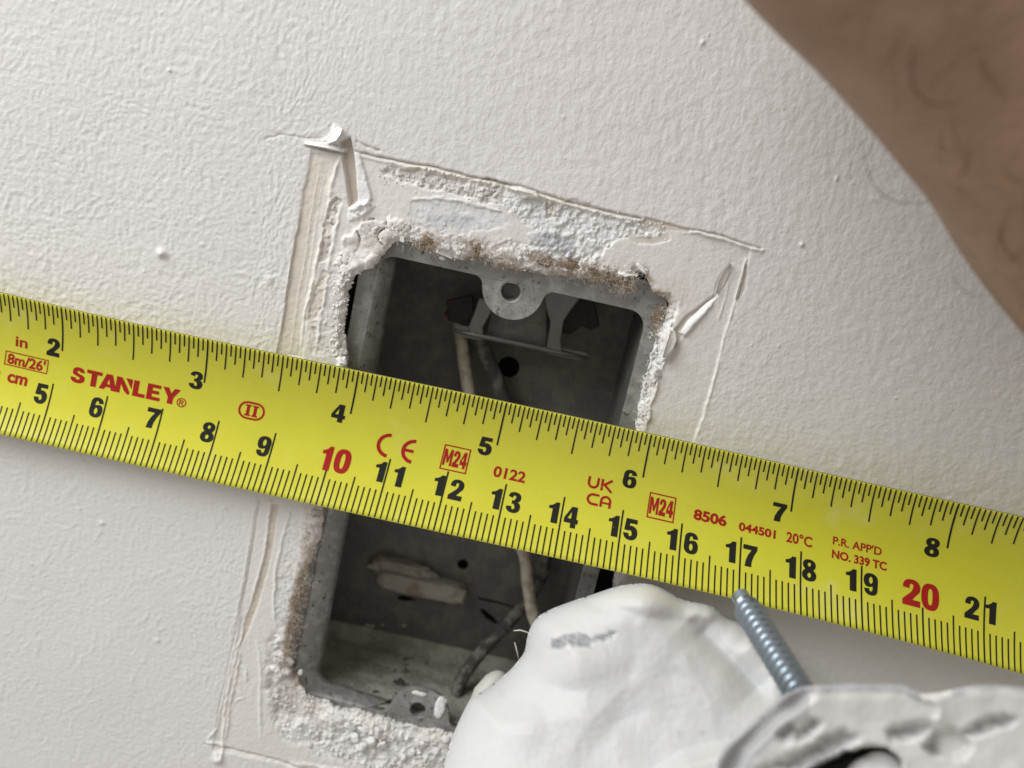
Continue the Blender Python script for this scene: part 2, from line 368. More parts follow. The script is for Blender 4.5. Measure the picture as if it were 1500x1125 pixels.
# --- lower left: knife lines and beige ridge
ridge([(380, 735), (365, 830), (350, 905), (340, 950), (322, 1030), (312, 1100)], 1.1, -.018, (.45, .42, .38), .2, taper=False, cst=.35)
ridge([(374, 735), (360, 830), (342, 920)], 1.0, .013, None, .2)
ridge([(397, 735), (389, 800), (378, 850), (366, 900), (352, 940), (345, 952)], 2.2, .035, (.76, .73, .67), .5, taper=False)
region([(398, 740), (408, 740), (400, 800), (392, 838), (380, 880), (368, 915), (352, 945), (358, 915), (376, 860), (390, 800)], -.038, 2.5, .012, (.57, .50, .42), .35, flat=.8, cst=.85)
ridge([(347, 955), (336, 1000), (328, 1050), (325, 1112)], 2.0, .035, (.78, .76, .71), .5, taper=False)
ridge([(352, 955), (348, 985), (338, 1030), (330, 1090)], 1.7, .026, (.60, .54, .46), .6)
ridge([(424, 748), (412, 800), (404, 830), (401, 870), (403, 905), (407, 925)], 2.2, .028, WHITE, .5)
region([(424, 750), (444, 748), (436, 810), (428, 860), (418, 920), (404, 925), (402, 870), (410, 815)], -.02, 3, .022, (.685, .67, .655), .8, flat=.4)
ridge([(376, 940), (382, 985), (380, 1040), (381, 1085)], 2.0, .022, WHITE, .4)
ridge([(352, 975), (362, 980), (360, 1000)], 1.8, .02, WHITE, .8); ridge([(345, 1030), (356, 1022), (350, 1010)], 1.5, .018, WHITE, .8)
ridge([(300, 1089), (340, 1098), (390, 1110), (430, 1122), (520, 1150)], 1.5, -.045, (.50, .46, .40), .4, taper=False, cst=.7)
ridge([(300, 1086), (320, 1090), (330, 1092)], 3.0, .045, WHITE, .4)
ridge([(304, 1082), (318, 1066)], 1.8, .03, WHITE, .4); ridge([(316, 1100), (322, 1116)], 4.0, .035, WHITE, .5)
ridge([(430, 1118), (500, 1130), (560, 1150)], 2.5, .03, WHITE, .8)
# --- crumbled plaster at the lower left corner and along the bottom edge
m = ss(-4, 12, sdf(x+j1*1.6, y+j2*1.6, [(396, 920), (414, 935), (430, 975), (436, 1012), (470, 1034), (560, 1050), (604, 1066), (700, 1082), (800, 1100), (800, 1200), (560, 1135), (480, 1112), (415, 1085), (392, 1045), (386, 990)]))
bumps_ = np.clip(.5-1.2*np.abs(pn(u*3.6, v*3.6, 101)), 0, 1)+.5*np.clip(.5-1.2*np.abs(pn(u*7.5, v*7.5, 102)), 0, 1)
pt_ = np.clip(.5+1.4*pn(u*1.1, v*1.1, 301), 0, 1)
c1, c2, cid = worley(u*7+.4*pn(u*12, v*12, 305), v*7+.4*pn(u*12, v*12, 306), 41); e1, e2, eid = worley(u*15, v*15, 43)
chips = (cid-.65)*.06*ss(0, .2, c2-c1)+(eid-.65)*.035*ss(0, .3, e2-e1)
h = h*(1-.5*m)+m*(-.05+.06*fbm(u*2.2, v*2.2, 302, 3)+.04*bumps_*pt_*pt_+chips*(.4+.9*pt_)+.018*rough2+.012*grain); setc(m*.9, WHITE*(1.0)); setc(m*.55*ss(.1, .5, rough1), (.58, .55, .51)); setc(m*.5*ss(-.1, .35, pn(u*1.5, v*1.5, 303)), (.64, .585, .51))
m2 = ss(-4, 8, sdf(x+j1*1.4, y+j2*1.4, [(394, 1000), (425, 985), (440, 1015), (475, 1035), (470, 1060), (430, 1062), (400, 1045)]))
h = h - .06*m2; setc(m2*.7, (.61, .585, .55))
# --- everything close to the hole falls away and is rough, its paper edge brown in places
near = ss(-16, 2, dh_); h = h - .10*near*near + .035*near*rough2
setc(ss(-70, -10, dh_)*.45*ss(-.05, .35, pn(u*1.3, v*1.6, 304)+.3*rough2), (.60, .545, .475))
brown = ss(-13, -2, dh_)*(((x < 500) & (y > 735) & (y < 1010)) | ((y < 435) & (x > 590)) | ((x > 940) & (y > 430) & (y < 500)))
setc(brown*.8*ss(-.25, .15, pn(u*2.4, v*2.4, 111)), TAN)
setc(ss(-14, 0, dh_)*((x < 515) & (y < 560))*.6, (.68, .66, .62))

H[idx] = h; C[idx] = np.clip(c, .01, .88)
# single nibs of paint
for (nx, ny, r, a) in ((237, 371, 6, .085), (192, 68, 4, .015), (83, 68, 5, .012), (150, 766, 3.5, .03), (432, 1128, 9, .05), (1029, 62, 3, .03), (1174, 358, 3, .05), (248, 103, 3, .03), (395, 410, 7, .03), (231, 938, 3, .03), (1225, 262, 2.5, .03), (318, 1112, 6, .06)):
    H += a*np.exp(-((X-nx)**2+(Y-ny)**2)/(r*r)*1.0)
H *= np.where(core, 1.0, np.where(np.abs(U) < 30, 1, 0))

for _ in range(70):
    sx_, sy_, sr_ = rng.uniform(20, 1480), rng.uniform(10, 1110), rng.uniform(.9, 1.8)
    m_ = .45*np.exp(-((X-sx_)**2+(Y-sy_)**2)/(sr_*sr_)); nz_ = m_ > .01; C[nz_] = C[nz_]*(1-m_[nz_, None])+np.array([.22, .17, .13])*m_[nz_, None]
for _ in range(90):
    sx_, sy_, sr_ = rng.uniform(20, 1480), rng.uniform(10, 1110), rng.uniform(1.2, 2.6); H += rng.uniform(.008, .02)*np.exp(-((X-sx_)**2+(Y-sy_)**2)/(sr_*sr_))
nu, nv = len(UA), len(VA)
I = np.arange(nu*nv).reshape(nv, nu)
q = np.stack([I[:-1, :-1], I[:-1, 1:], I[1:, 1:], I[1:, :-1]], -1).reshape(-1, 4)
insd = np.full(len(U), False)
insd[idx] = dh_ > 0
keep = ~(insd[q].sum(1) >= 2)
q = q[keep]
# edge of the hole, dropped back to form the thickness of the plasterboard
e = np.concatenate([q[:, [0, 1]], q[:, [1, 2]], q[:, [2, 3]], q[:, [3, 0]]])
key = np.minimum(e[:, 0], e[:, 1]).astype(np.int64)*(nu*nv) + np.maximum(e[:, 0], e[:, 1])
uq, inv, cnt = np.unique(key, return_inverse=True, return_counts=True)
be = e[cnt[inv] == 1]
be = be[(np.abs(U[be[:, 0]]) < 8) & (np.abs(V[be[:, 0]]) < 11)]
VW = np.stack([U, -H, V], 1)
bv = np.unique(be)
layers = [(0.10, .25), (.30, .55), (.6, .6), (1.25, .7)]
quads = [q]; allv = [VW]; allc = [C]; prev = np.zeros(len(U), np.int64)-1; prev[bv] = bv; base = len(U)
cx_, cz_ = 0.0, -2.5
for (dep, amt) in layers:
    pv = VW[bv].copy(); n1 = pn(pv[:, 0]*5+dep*7, pv[:, 2]*5, 120); dirx = np.sign(pv[:, 0]-0.3); 
    pv[:, 1] = -H[bv]+dep; ox_ = (pv[:, 0]-.1)/2.6; oz_ = (pv[:, 2]+2.4)/4.2; on_ = np.maximum(np.abs(ox_), np.abs(oz_)); kx_ = np.abs(ox_) > .9*on_; kz_ = np.abs(oz_) > .9*on_; out_ = .04*min(dep, .3)/.3+.75*max(0, dep-.15); pv[:, 0] += np.sign(ox_)*kx_*out_*.5+.02*n1; pv[:, 2] += np.sign(oz_)*kz_*out_+.02*n1
    cc = C[bv]*.3 + .7*(np.array([.58, .555, .52])[None, :]*(1+.3*n1[:, None]))
    new = np.zeros(len(U), np.int64)-1; new[bv] = base+np.arange(len(bv))
    quads.append(np.stack([be[:, 1]*0+prev[be[:, 1]], prev[be[:, 0]], new[be[:, 0]], new[be[:, 1]]], 1))
    allv.append(pv); allc.append(cc); prev = new; base += len(bv)
VW = np.concatenate(allv); CW = np.clip(np.concatenate(allc), .01, .9); Q = np.concatenate(quads)
used = np.unique(Q); rm = np.zeros(len(VW), np.int64); rm[used] = np.arange(len(used)); Q = rm[Q]; VW = VW[used]; CW = CW[used]
me = bpy.data.meshes.new('wall')
me.vertices.add(len(VW)); me.vertices.foreach_set('co', (VW*S).astype(np.float32).ravel())
me.loops.add(Q.size); me.loops.foreach_set('vertex_index', Q.astype(np.int32).ravel())
me.polygons.add(len(Q)); me.polygons.foreach_set('loop_start', np.arange(0, Q.size, 4, dtype=np.int32))
me.polygons.foreach_set('loop_total', np.full(len(Q), 4, np.int32))
a = me.color_attributes.new('Col', 'FLOAT_COLOR', 'POINT'); c4 = np.ones((len(VW), 4), np.float32); c4[:, :3] = CW
a.data.foreach_set('color', c4.ravel())
me.update(); me.validate()
wall = link('wall', me, M_wall)
wall['kind'] = 'structure'; wall['label'] = 'white painted plaster wall with a ragged rectangular hole and peeled knife lines'
me.polygons.foreach_set('use_smooth', [True]*len(me.polygons))
print('wall faces', len(Q))

# height of the wall at a pixel, to seat loose pieces
def wall_h(px, py):
    p = unp(px, py, 0)
    iu = min(max(np.searchsorted(UA, p[0]), 0), nu-1); iv = min(max(np.searchsorted(VA, p[2]), 0), nv-1)
    return H[iv*nu+iu]

# ------------------------------------------------------------------ crumbs, flakes and fibres of the wall
def lump(r, seed, sub=2, squash=(1, 1, 1), rough=.35, freq=1.6, boxy=1.0):
    bm = bmesh.new(); bmesh.ops.create_icosphere(bm, subdivisions=sub, radius=1.0)
    off = Vector((seed*3.1, seed*1.7, seed*.9))
    V_ = []
    for vv in bm.verts:
        n = mnoise.noise(vv.co*freq+off)*rough + mnoise.noise(vv.co*freq*2.7+off)*rough*.5
        p = vv.co*(1+n)
        if boxy != 1.0: p = Vector([math.copysign(abs(t_)**boxy, t_) for t_ in p])
        V_.append((p.x*r*squash[0], p.y*r*squash[1], p.z*r*squash[2]))
    F_ = [[vv.index for vv in f.verts] for f in bm.faces]; bm.free()
    return np.array(V_), F_
M_lump = mat('plaster_lump_white', (.78, .77, .75), rough=.9, var=.06, vscale=.6, bumps=((1.6, .05),), spec=.15)
protos = [bpy.data.meshes.new('plaster_lump') for _ in range(6)]
for k, pm in enumerate(protos):
    V_, F_ = lump(1.0, k+1, 3, (1, .7, .9), .55, 1.5, .8); pm.from_pydata([tuple(p*S) for p in V_], [], F_); pm.materials.append(M_lump)
    pm.polygons.foreach_set('use_smooth', [True]*len(pm.polygons))
def put_lump(px, py, r, lift=.3, name='plaster_lump'):
    o = bpy.data.objects.new(name, random.choice(protos)); COL.objects.link(o); o.parent = wall
    hh = wall_h(px, py) + r*lift; p = unp(px, py, hh)
    o.location = Vector(p)*S; o.scale = (r*random.uniform(.85, 1.2), r*random.uniform(.7, 1), r*random.uniform(.8, 1.15))
    o.rotation_euler = (random.uniform(-.5, .5), random.uniform(0, 6.28), random.uniform(-.5, .5))
for (px, py, r) in ((513, 1064, .10), (520, 1080, .12), (536, 1068, .09), (545, 1085, .11), (553, 1070, .08), (530, 1094, .10), (508, 1078, .08), (560, 1092, .09), (500, 1055, .07), (575, 1080, .06), (486, 1062, .06),
                    (620, 1090, .07), (640, 1100, .08), (655, 1085, .07), (605, 1102, .06), (590, 1110, .07), (465, 1075, .05), (440, 1062, .05), (455, 1092, .05), (420, 982, .11), (424, 968, .08),
                    (672, 370, .05), (655, 362, .06), (648, 378, .045), (770, 368, .06), (762, 380, .05), (945, 397, .05), (508, 418, .06), (590, 350, .05),
                    (500, 530, .10), (503, 515, .07), (495, 505, .06), (962, 545, .08), (958, 556, .06), (966, 530, .06), (440, 985, .05)):
    put_lump(px, py, r)
# small crumbs, joined
bv_, bf_ = [], []
bm0 = lump(1.0, 3, 1, (1, .8, 1), .9, 1.9)
BMS = [lump(1.0, 3+k*1.7, 1, (1, .6, .8), 1.1, 1.9, .8) for k in range(7)]
def crumb(px, py, r, lift):
    p = unp(px, py, wall_h(px, py)+r*lift); a = random.uniform(0, 6.28); ca, sa = math.cos(a), math.sin(a)
    bmk = random.choice(BMS); V_ = bmk[0]*r; V_ = np.stack([V_[:, 0]*ca-V_[:, 2]*sa, V_[:, 1], V_[:, 0]*sa+V_[:, 2]*ca], 1)*np.array([random.uniform(.7, 1.3), 1, random.uniform(.7, 1.3)])
    n = len(bv_); bv_.extend((V_+p).tolist()); bf_.extend([[i+n for i in f] for f in bmk[1]])
def inpoly(px, py, poly): return sdf(np.array([px]), np.array([py]), poly)[0]
bot = [(400, 1010), (436, 1016), (500, 1042), (560, 1054), (604, 1068), (680, 1085), (660, 1125), (560, 1125), (470, 1100), (410, 1070)]
n_ = 0
while n_ < 1100:
    px, py = random.uniform(390, 690), random.uniform(1000, 1128)
    if inpoly(px, py, bot) > -6: crumb(px, py, random.choice((.006, .008, .011, .011, .016, .022, .03)) * random.uniform(.8, 1.3), random.uniform(.1, .6)); n_ += 1
for _ in range(300):
    t = random.random(); px = 560+t*380+random.gauss(0, 6); py = 345+t*60+random.gauss(0, 12)
    if inpoly(px, py, hole) < 2: crumb(px, py, random.uniform(.005, .02), random.uniform(.1, .6))
for _ in range(420):
    px = random.uniform(555, 975); t = (px-555)/420; py = 256+t*82+random.gauss(0, 9)
    crumb(px, py, random.uniform(.006, .018), .3)
for _ in range(160):
    t = random.random(); px = 975-t*38+random.gauss(0, 5); py = 450+t*170; crumb(px, py, random.uniform(.008, .025), .3)
for _ in range(160):
    t = random.random(); px = 505-t*12+random.gauss(0, 7); py = 400+t*120
    if inpoly(px, py, hole) < 2: crumb(px, py, random.uniform(.01, .035), .3)
for _ in range(150):
    t = random.random(); px = 432-t*34+random.gauss(0, 6); py = 900+t*130; crumb(px, py, random.uniform(.006, .02), .3)
mk('plaster_crumbs', bv_, bf_, M_plaster, wall, False, 'stuff')

def tube(pts, rad, n=5, cap=True):
    """pts (k,3) cm, rad number or list"""
    pts = np.asarray(pts, float); k = len(pts)
    rad = np.full(k, rad) if np.isscalar(rad) else np.asarray(rad, float)
    tg = np.gradient(pts, axis=0); tg /= np.linalg.norm(tg, axis=1)[:, None]+1e-12
    ref = np.array([0.13, .92, .31]); V_, F_ = [], []
    for i in range(k):
        a_ = np.cross(tg[i], ref); a_ /= np.linalg.norm(a_); b_ = np.cross(tg[i], a_)
        for jn in range(n):
            th = 2*math.pi*jn/n; V_.append(pts[i]+rad[i]*(math.cos(th)*a_+math.sin(th)*b_))
    for i in range(k-1):
        for jn in range(n):
            F_.append((i*n+jn, i*n+(jn+1) % n, (i+1)*n+(jn+1) % n, (i+1)*n+jn))
    if cap: F_.append(tuple(range(n))[::-1]); F_.append(tuple((k-1)*n+i for i in range(n)))
    return V_, F_
def join(parts):
    V_, F_ = [], []
    for a_, b_ in parts:
        n = len(V_); V_.extend(list(a_)); F_.extend([[i+n for i in f] for f in b_])
    return V_, F_
# brown paper fibres round the hole
fib = []
def fuzz(px, py, n, spread, length, hh, rad=.0035, bias=(0, 0)):
    for _ in range(n):
        p = unp(px+random.gauss(0, spread), py+random.gauss(0, spread*.6), hh+random.uniform(-.05, .04))
        d_ = np.array([random.gauss(bias[0], 1), -abs(random.gauss(0, .7)), random.gauss(bias[1], 1)]); d_ /= np.linalg.norm(d_)
        L_ = length*random.uniform(.4, 1.3); q_ = [p]
        for s_ in range(4):
            d_ = d_+rng.normal(0, .45, 3); d_ /= np.linalg.norm(d_); q_.append(q_[-1]+d_*L_/4)
        fib.append(tube(q_, [rad, rad, rad*.9, rad*.7, rad*.3], 3, False))
for (px, py, n, sp) in ((620, 345, 110, 12), (636, 352, 90, 9), (690, 352, 90, 9), (705, 362, 110, 10), (728, 368, 120, 11), (748, 374, 90, 9), (792, 374, 120, 10), (812, 380, 130, 11), (838, 384, 150, 12), (860, 388, 130, 12), (882, 396, 130, 11), (902, 404, 110, 9), (915, 414, 80, 7), (925, 404, 50, 6),
                        (965, 450, 90, 7), (966, 466, 80, 6), (963, 480, 60, 5)):
    fuzz(px, py+6, int(n*1.1), sp*.9, .17, wall_h(px, py-6)-.02, bias=(0, -.6))
for t in np.linspace(0, 1, 14):
    fuzz(458-42*t, 752+220*t, 95, 6.5, .17, -.05, .003, bias=(.5, 0))
V_, F_ = join(fib); mk('paper_fibres', V_, F_, M_fuzz, wall, True, 'stuff')
fib = []
for (px, py, n) in ((925, 400, 26), (945, 398, 26), (955, 560, 40), (945, 600, 40), (938, 640, 20), (412, 960, 30), (405, 1000, 40), (400, 1030, 30), (455, 850, 30), (450, 800, 30), (660, 365, 18), (500, 545, 14), (560, 1050, 25)):
    fuzz(px, py, n, 8, .16, -.03, .0022)
V_, F_ = join(fib); mk('pale_fibres', V_, F_, M_lint, wall, True, 'stuff')
# brown backing clumps of torn paper
for (px, py, rx) in ((625, 347, .16), (700, 357, .15), (728, 367, .16), (800, 377, .17), (835, 384, .2), (868, 391, .2), (900, 403, .17), (965, 462, .13)):
    V_, F_ = lump(1.0, px*.01, 3, (rx, .07, .085), .5, 2.2); a_ = -ROLL*0+.0
    p = unp(px, py+5, wall_h(px, py-8)-.06)
    mk('torn_paper_clump', np.array(V_)+p, F_, M_clump, wall)
for i, t in enumerate(np.linspace(.04, .95, 8)):
    V_, F_ = lump(1.0, i+9.3, 3, (.07, .10, .2), .5, 2.2)
    mk('torn_paper_clump', np.array(V_)+unp(460-43*t, 752+215*t, -.22), F_, M_clump, wall)

# curled flakes of paint: thin sheets, bent
def flake(pts, hs, wd, curl=.05, th=.012, name='paint_flake', mt=None):
    """ribbon along pixel points at heights hs, wd pixels wide each side, curled across"""
    k = len(pts); V_, F_ = [], []; m_ = 7
    P_ = np.array(pts, float); T_ = np.gradient(P_, axis=0); T_ /= np.linalg.norm(T_, axis=1)[:, None]; Nn = np.stack([-T_[:, 1], T_[:, 0]], 1)
    wd = [wd]*k if np.isscalar(wd) else wd; hs = [hs]*k if np.isscalar(hs) else hs
    for lay in (0, 1):
        for i in range(k):
            for jn in range(m_):
                s_ = jn/(m_-1)*2-1; jx = .6*math.sin(i*2.3+jn*4.1)
                q_ = P_[i]+Nn[i]*s_*wd[i]*(1+.15*math.sin(i*1.7+s_))
                V_.append(unp(q_[0]+jx, q_[1], wall_h(*P_[i])+hs[i]+curl*((s_+1)*.5)**2-th*lay))
    def id_(l, i, j): return l*k*m_+i*m_+j
    for i in range(k-1):
        for j in range(m_-1):
            F_.append((id_(0, i, j), id_(0, i+1, j), id_(0, i+1, j+1), id_(0, i, j+1))); F_.append((id_(1, i, j), id_(1, i, j+1), id_(1, i+1, j+1), id_(1, i+1, j)))
        for j in (0, m_-1): F_.append((id_(0, i, j), id_(1, i, j), id_(1, i+1, j), id_(0, i+1, j)))
    for i in (0, k-1):
        for j in range(m_-1): F_.append((id_(0, i, j), id_(0, i, j+1), id_(1, i, j+1), id_(1, i, j)))
    return mk(name, V_, F_, mt or M_flake, wall)
flake([(1071, 387), (1064, 399), (1057, 414), (1050, 430)], .03, [1, 4, 5, 2], .05)
flake([(1049, 434), (1038, 446), (1024, 459), (1010, 473), (1000, 487)], .02, [1.5, 4, 5, 5.5, 4], -.06)
flake([(986, 484), (985, 496), (980, 510), (972, 524)], .05, [3, 6, 6, 2], .06)
flake([(447, 210), (465, 212), (485, 215), (504, 220)], .045, [.8, 2, 3, 3], .03)
flake([(478, 208), (487, 200), (496, 192), (500, 187)], .05, [3, 7, 6, 1.5], .05)
flake([(905, 398), (916, 401), (926, 400), (934, 404)], .0, [2, 4, 4, 2], .05)
flake([(932, 386), (937, 390), (945, 398)], .02, [1.5, 4, 2], .04)
flake([(640, 364), (652, 369), (663, 378)], -.02, [5, 6, 2], .04)
flake([(775, 362), (769, 372), (763, 383)], -.02, [4, 5, 3], .05)
flake([(1092, 386), (1086, 410), (1078, 438)], .012, [.6, 1.6, .8], .02)

# ------------------------------------------------------------------ the metal box in the hole
box = empty('electrical_box')
tag(box, 'dusty grey metal electrical box recessed in the broken plaster hole behind the tape', 'electrical box')
WB = -.32                                   # front rim lies this far behind the wall face
def q2(px, py, h_=WB): p = unp(px, py, h_); return p[0], p[2]
uL = (q2(512, 480)[0]+q2(429, 950)[0])/2-.03
uRi = (q2(943, 470)[0]+q2(906, 625)[0]+q2(850, 860)[0])/3
vTi = (q2(601, 380)[1]+q2(906, 451)[1])/2
vB = q2(560, 1053)[1]
uR = uRi+.30; uLi = uL+.29; vT = vTi+.55; vBi = vB+.15
print('box', uL, uR, vB, vT, 'size', uR-uL, vT-vB)
def rrect(u0, v0, u1, v1, r, n=7):
    out = []
    for (cx, cy, a0) in ((u1-r, v1-r, 0), (u0+r, v1-r, 90), (u0+r, v0+r, 180), (u1-r, v0+r, 270)):
        for k in range(n+1):
            a_ = math.radians(a0+90*k/n); out.append((cx+r*math.cos(a_), cy+r*math.sin(a_)))
    return out
def plate(name, outer, holes, h0, h1, mt, parent, bev=.018, smooth=False):
    """flat plate in the wall plane between heights h0 (front) and h1 (back)"""
    loops = [outer]+list(holes)
    flat = [p for l in loops for p in l]
    tris = tessellate_polygon([[Vector((p[0], p[1], 0)) for p in l] for l in loops])
    n = len(flat); V_ = [(p[0], -h0, p[1]) for p in flat]+[(p[0], -h1, p[1]) for p in flat]
    F_ = []
    for t in tris:
        a_, b_, c_ = t; ar = (flat[b_][0]-flat[a_][0])*(flat[c_][1]-flat[a_][1])-(flat[b_][1]-flat[a_][1])*(flat[c_][0]-flat[a_][0])
        if ar < 0: a_, b_, c_ = c_, b_, a_
        F_.append((a_, b_, c_)); F_.append((c_+n, b_+n, a_+n))
    s_ = 0
    for li, l in enumerate(loops):
        m_ = len(l)
        for i in range(m_):
            F_.append((s_+i, s_+(i+1) % m_, s_+(i+1) % m_+n, s_+i+n))
        s_ += m_
    o = mk(name, V_, F_, mt, parent, smooth)
    bm = bmesh.new(); bm.from_mesh(o.data); bmesh.ops.recalc_face_normals(bm, faces=bm.faces); bm.to_mesh(o.data); bm.free()
    if bev: bevel(o, bev)
    return o
outer = rrect(uL, vB, uR, vT, .42); inner = rrect(uLi, vBi, uRi, vTi, .30)
def skew(l): return [(p[0]-.17*min(1, max(0, 1-(p[1]-vBi)/(vTi-vBi)))*(p[0] < (uL+uR)/2), p[1]) for p in l]
inner = skew(inner)
plate('front_rim', outer, [inner[::-1]], WB, WB-.09, M_metal, box)
def circ(cx, cy, r, n=28, a0=0): return [(cx+r*math.cos(a0+2*math.pi*k/n), cy+r*math.sin(a0+2*math.pi*k/n)) for k in range(n)]
def ear(px, py, r_, up, hr, hpx, hpy):
    cx, cy = q2(px, py); e_ = vTi if not up else vBi; sg = 1 if up else -1
    pts = []; fr = .17
    # fillet, arc, fillet
    half = r_; pts.append((cx-half-fr, e_))
    for k in range(1, 6): a_ = math.radians(90*k/5); pts.append((cx-half-fr+fr*math.sin(a_), e_+sg*(fr-fr*math.cos(a_))))
    n = 18; cyy = cy
    for k in range(1, n): a_ = math.pi*k/n; pts.append((cx-r_*math.cos(a_), cyy+sg*r_*math.sin(a_)))
    for k in range(5, 0, -1): a_ = math.radians(90*k/5); pts.append((cx+half+fr-fr*math.sin(a_), e_+sg*(fr-fr*math.cos(a_))))
    pts.append((cx+half+fr, e_))
    hx, hy = q2(hpx, hpy)
    if up: pass
    o = plate('mounting_ear', pts, [circ(hx, hy, hr)[::-1]], WB-.001, WB-.10, M_metal, box, .014)
    ring = []
    V_, F_ = [], []; n = 32
    for i, (rr, hh) in enumerate(((hr+.06, WB-.002), (hr+.045, WB+.004), (hr+.018, WB+.004), (hr, WB-.02), (hr, WB-.28))):
        for k in range(n): a_ = 2*math.pi*k/n; V_.append((hx+rr*math.cos(a_), -hh, hy+rr*math.sin(a_)))
    for i in range(4):
        for k in range(n): F_.append((i*n+k, i*n+(k+1) % n, (i+1)*n+(k+1) % n, (i+1)*n+k))
    b2 = mk('screw_boss', V_, F_, M_metal, o)
    mk('screw_hole_end', [(hx+hr*math.cos(2*math.pi*k/12)*1.02, -(WB-.27), hy+hr*math.sin(2*math.pi*k/12)*1.02) for k in range(12)], [tuple(range(12))], M_inside, o, False)
    return o, hx, hy
ear(752, 424, .53, False, .165, 748, 427)
eo, ehx, ehy = ear(614, 1047, .57, True, .15, 612, 1040)
# dab of plaster on the lower ear
V_, F_ = lump(1.0, 4.4, 3, (.10, .03, .24), .35, 2.0); mk('plaster_smear', np.array(V_)+unp(645, 1036, WB+.015), F_, M_plaster, eo)
V_, F_ = lump(1.0, 6.4, 3, (.13, .02, .045), .5, 2.0); mk('plaster_smear', np.array(V_)+unp(614, 1016, WB+.010), F_, M_plaster, eo)
# walls: inner skin and outer skin, joined at the back by the back panel
DB = WB-2.5
def skin(name, loop, h0, h1, mt, flip, steps=14, dent=.02):
    n = len(loop); V_, F_ = [], []
    # densify
    L2 = []
    for i in range(n):
        a_, b_ = np.array(loop[i]), np.array(loop[(i+1) % n]); m_ = max(1, int(np.linalg.norm(b_-a_)/.25))
        for k in range(m_): L2.append(a_+(b_-a_)*k/m_)
    n = len(L2)
    for s_ in range(steps+1):
        hh = h0+(h1-h0)*s_/steps
        for p in L2:
            d_ = dent*mnoise.noise(Vector((p[0]*.9, hh*1.1, p[1]*.9)))*(s_ > 0)
            V_.append((p[0]+d_, -hh, p[1]+d_))
    for s_ in range(steps):
        for k in range(n):
            f = (s_*n+k, s_*n+(k+1) % n, (s_+1)*n+(k+1) % n, (s_+1)*n+k); F_.append(f if not flip else f[::-1])
    return mk(name, V_, F_, mt, box)
inn2 = skew(rrect(uLi, vBi, uRi, vT-.12, .30))
V_, F_ = [], []
path_ = []
for k in np.linspace(0, 1, 44):
    vv_ = vTi-.02+(vBi+.44-vTi)*k; t_ = 1-(vv_-vBi)/(vTi-vBi); uo = uLi-.17*t_-.01; path_.append((uo, vv_, uo+.27+.18*t_, vv_+.02))
ub_, ib_ = path_[-1][0], path_[-1][2]
for k in np.linspace(.08, 1, 12):
    a_ = k*math.pi/2; path_.append((ub_+.30*(1-math.cos(a_)), vBi+.44-.45*math.sin(a_), ib_+.30*(1-math.cos(a_)), vBi+.46-.30*math.sin(a_)))
ue_, ve_, ie_, we_ = path_[-1]
for k in np.linspace(.05, 1, 20): path_.append((ue_+1.15*k, ve_, ie_+1.15*k, we_-.13*k))
for i, (a0, b0, a1, b1) in enumerate(path_):
    for j in range(7):
        q_ = j/6; n_ = .012*mnoise.noise(Vector((j*.8, i*.22, 3)))
        V_.append((a0+(a1-a0)*q_, -(WB-.02-.34*q_**1.6+n_), b0+(b1-b0)*q_))
for i in range(len(path_)-1):
    for j in range(6): F_.append((i*7+j, (i+1)*7+j, (i+1)*7+j+1, i*7+j+1))
fl_ = mk('side_flange', V_, F_, M_metal, box); sm_ = fl_.modifiers.new('thick', 'SOLIDIFY'); sm_.thickness = .05*S; sm_.offset = 0  # inner side wall splayed in shape so this strip catches the light
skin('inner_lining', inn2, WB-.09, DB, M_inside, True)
skin('outer_shell', rrect(uL+.03, vB+.02, uR-.03, vT-.02, .42), WB-.05, DB-.06, M_metal, False)
# back panel with knock-out holes and slots
def slot(pts, h_=DB): return [q2(a_, b_, h_) for a_, b_ in pts]
hb1 = circ(*q2(745, 538, DB), .215, 28); hb2 = circ(*q2(678, 827, DB), .115, 20)
s1 = slot([(582, 874), (590, 872), (605, 876), (610, 880), (592, 881), (583, 879)])
s2 = slot([(702, 893), (708, 892), (722, 903), (732, 914), (726, 915), (712, 906)])
s3 = slot([(700, 875), (725, 880), (752, 888), (752, 891), (725, 884), (702, 879)])
s4 = slot([(541, 921), (549, 919), (553, 924), (560, 925), (556, 930), (546, 928)])
def ccw(l):
    a_ = sum(l[i][0]*l[(i+1) % len(l)][1]-l[(i+1) % len(l)][0]*l[i][1] for i in range(len(l))); return l if a_ > 0 else l[::-1]
holes = [ccw(l)[::-1] for l in (hb1, hb2, s1, s2, s3, s4)]
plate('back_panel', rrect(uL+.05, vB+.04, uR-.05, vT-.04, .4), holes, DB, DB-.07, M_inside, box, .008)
plate('cavity_shade', rrect(uL-.6, vB-.6, uR+.6, vT+.6, .4), [], DB-1.2, DB-1.3, M_dark, box, 0)  # near-black sheet for the shade behind the knock-outs
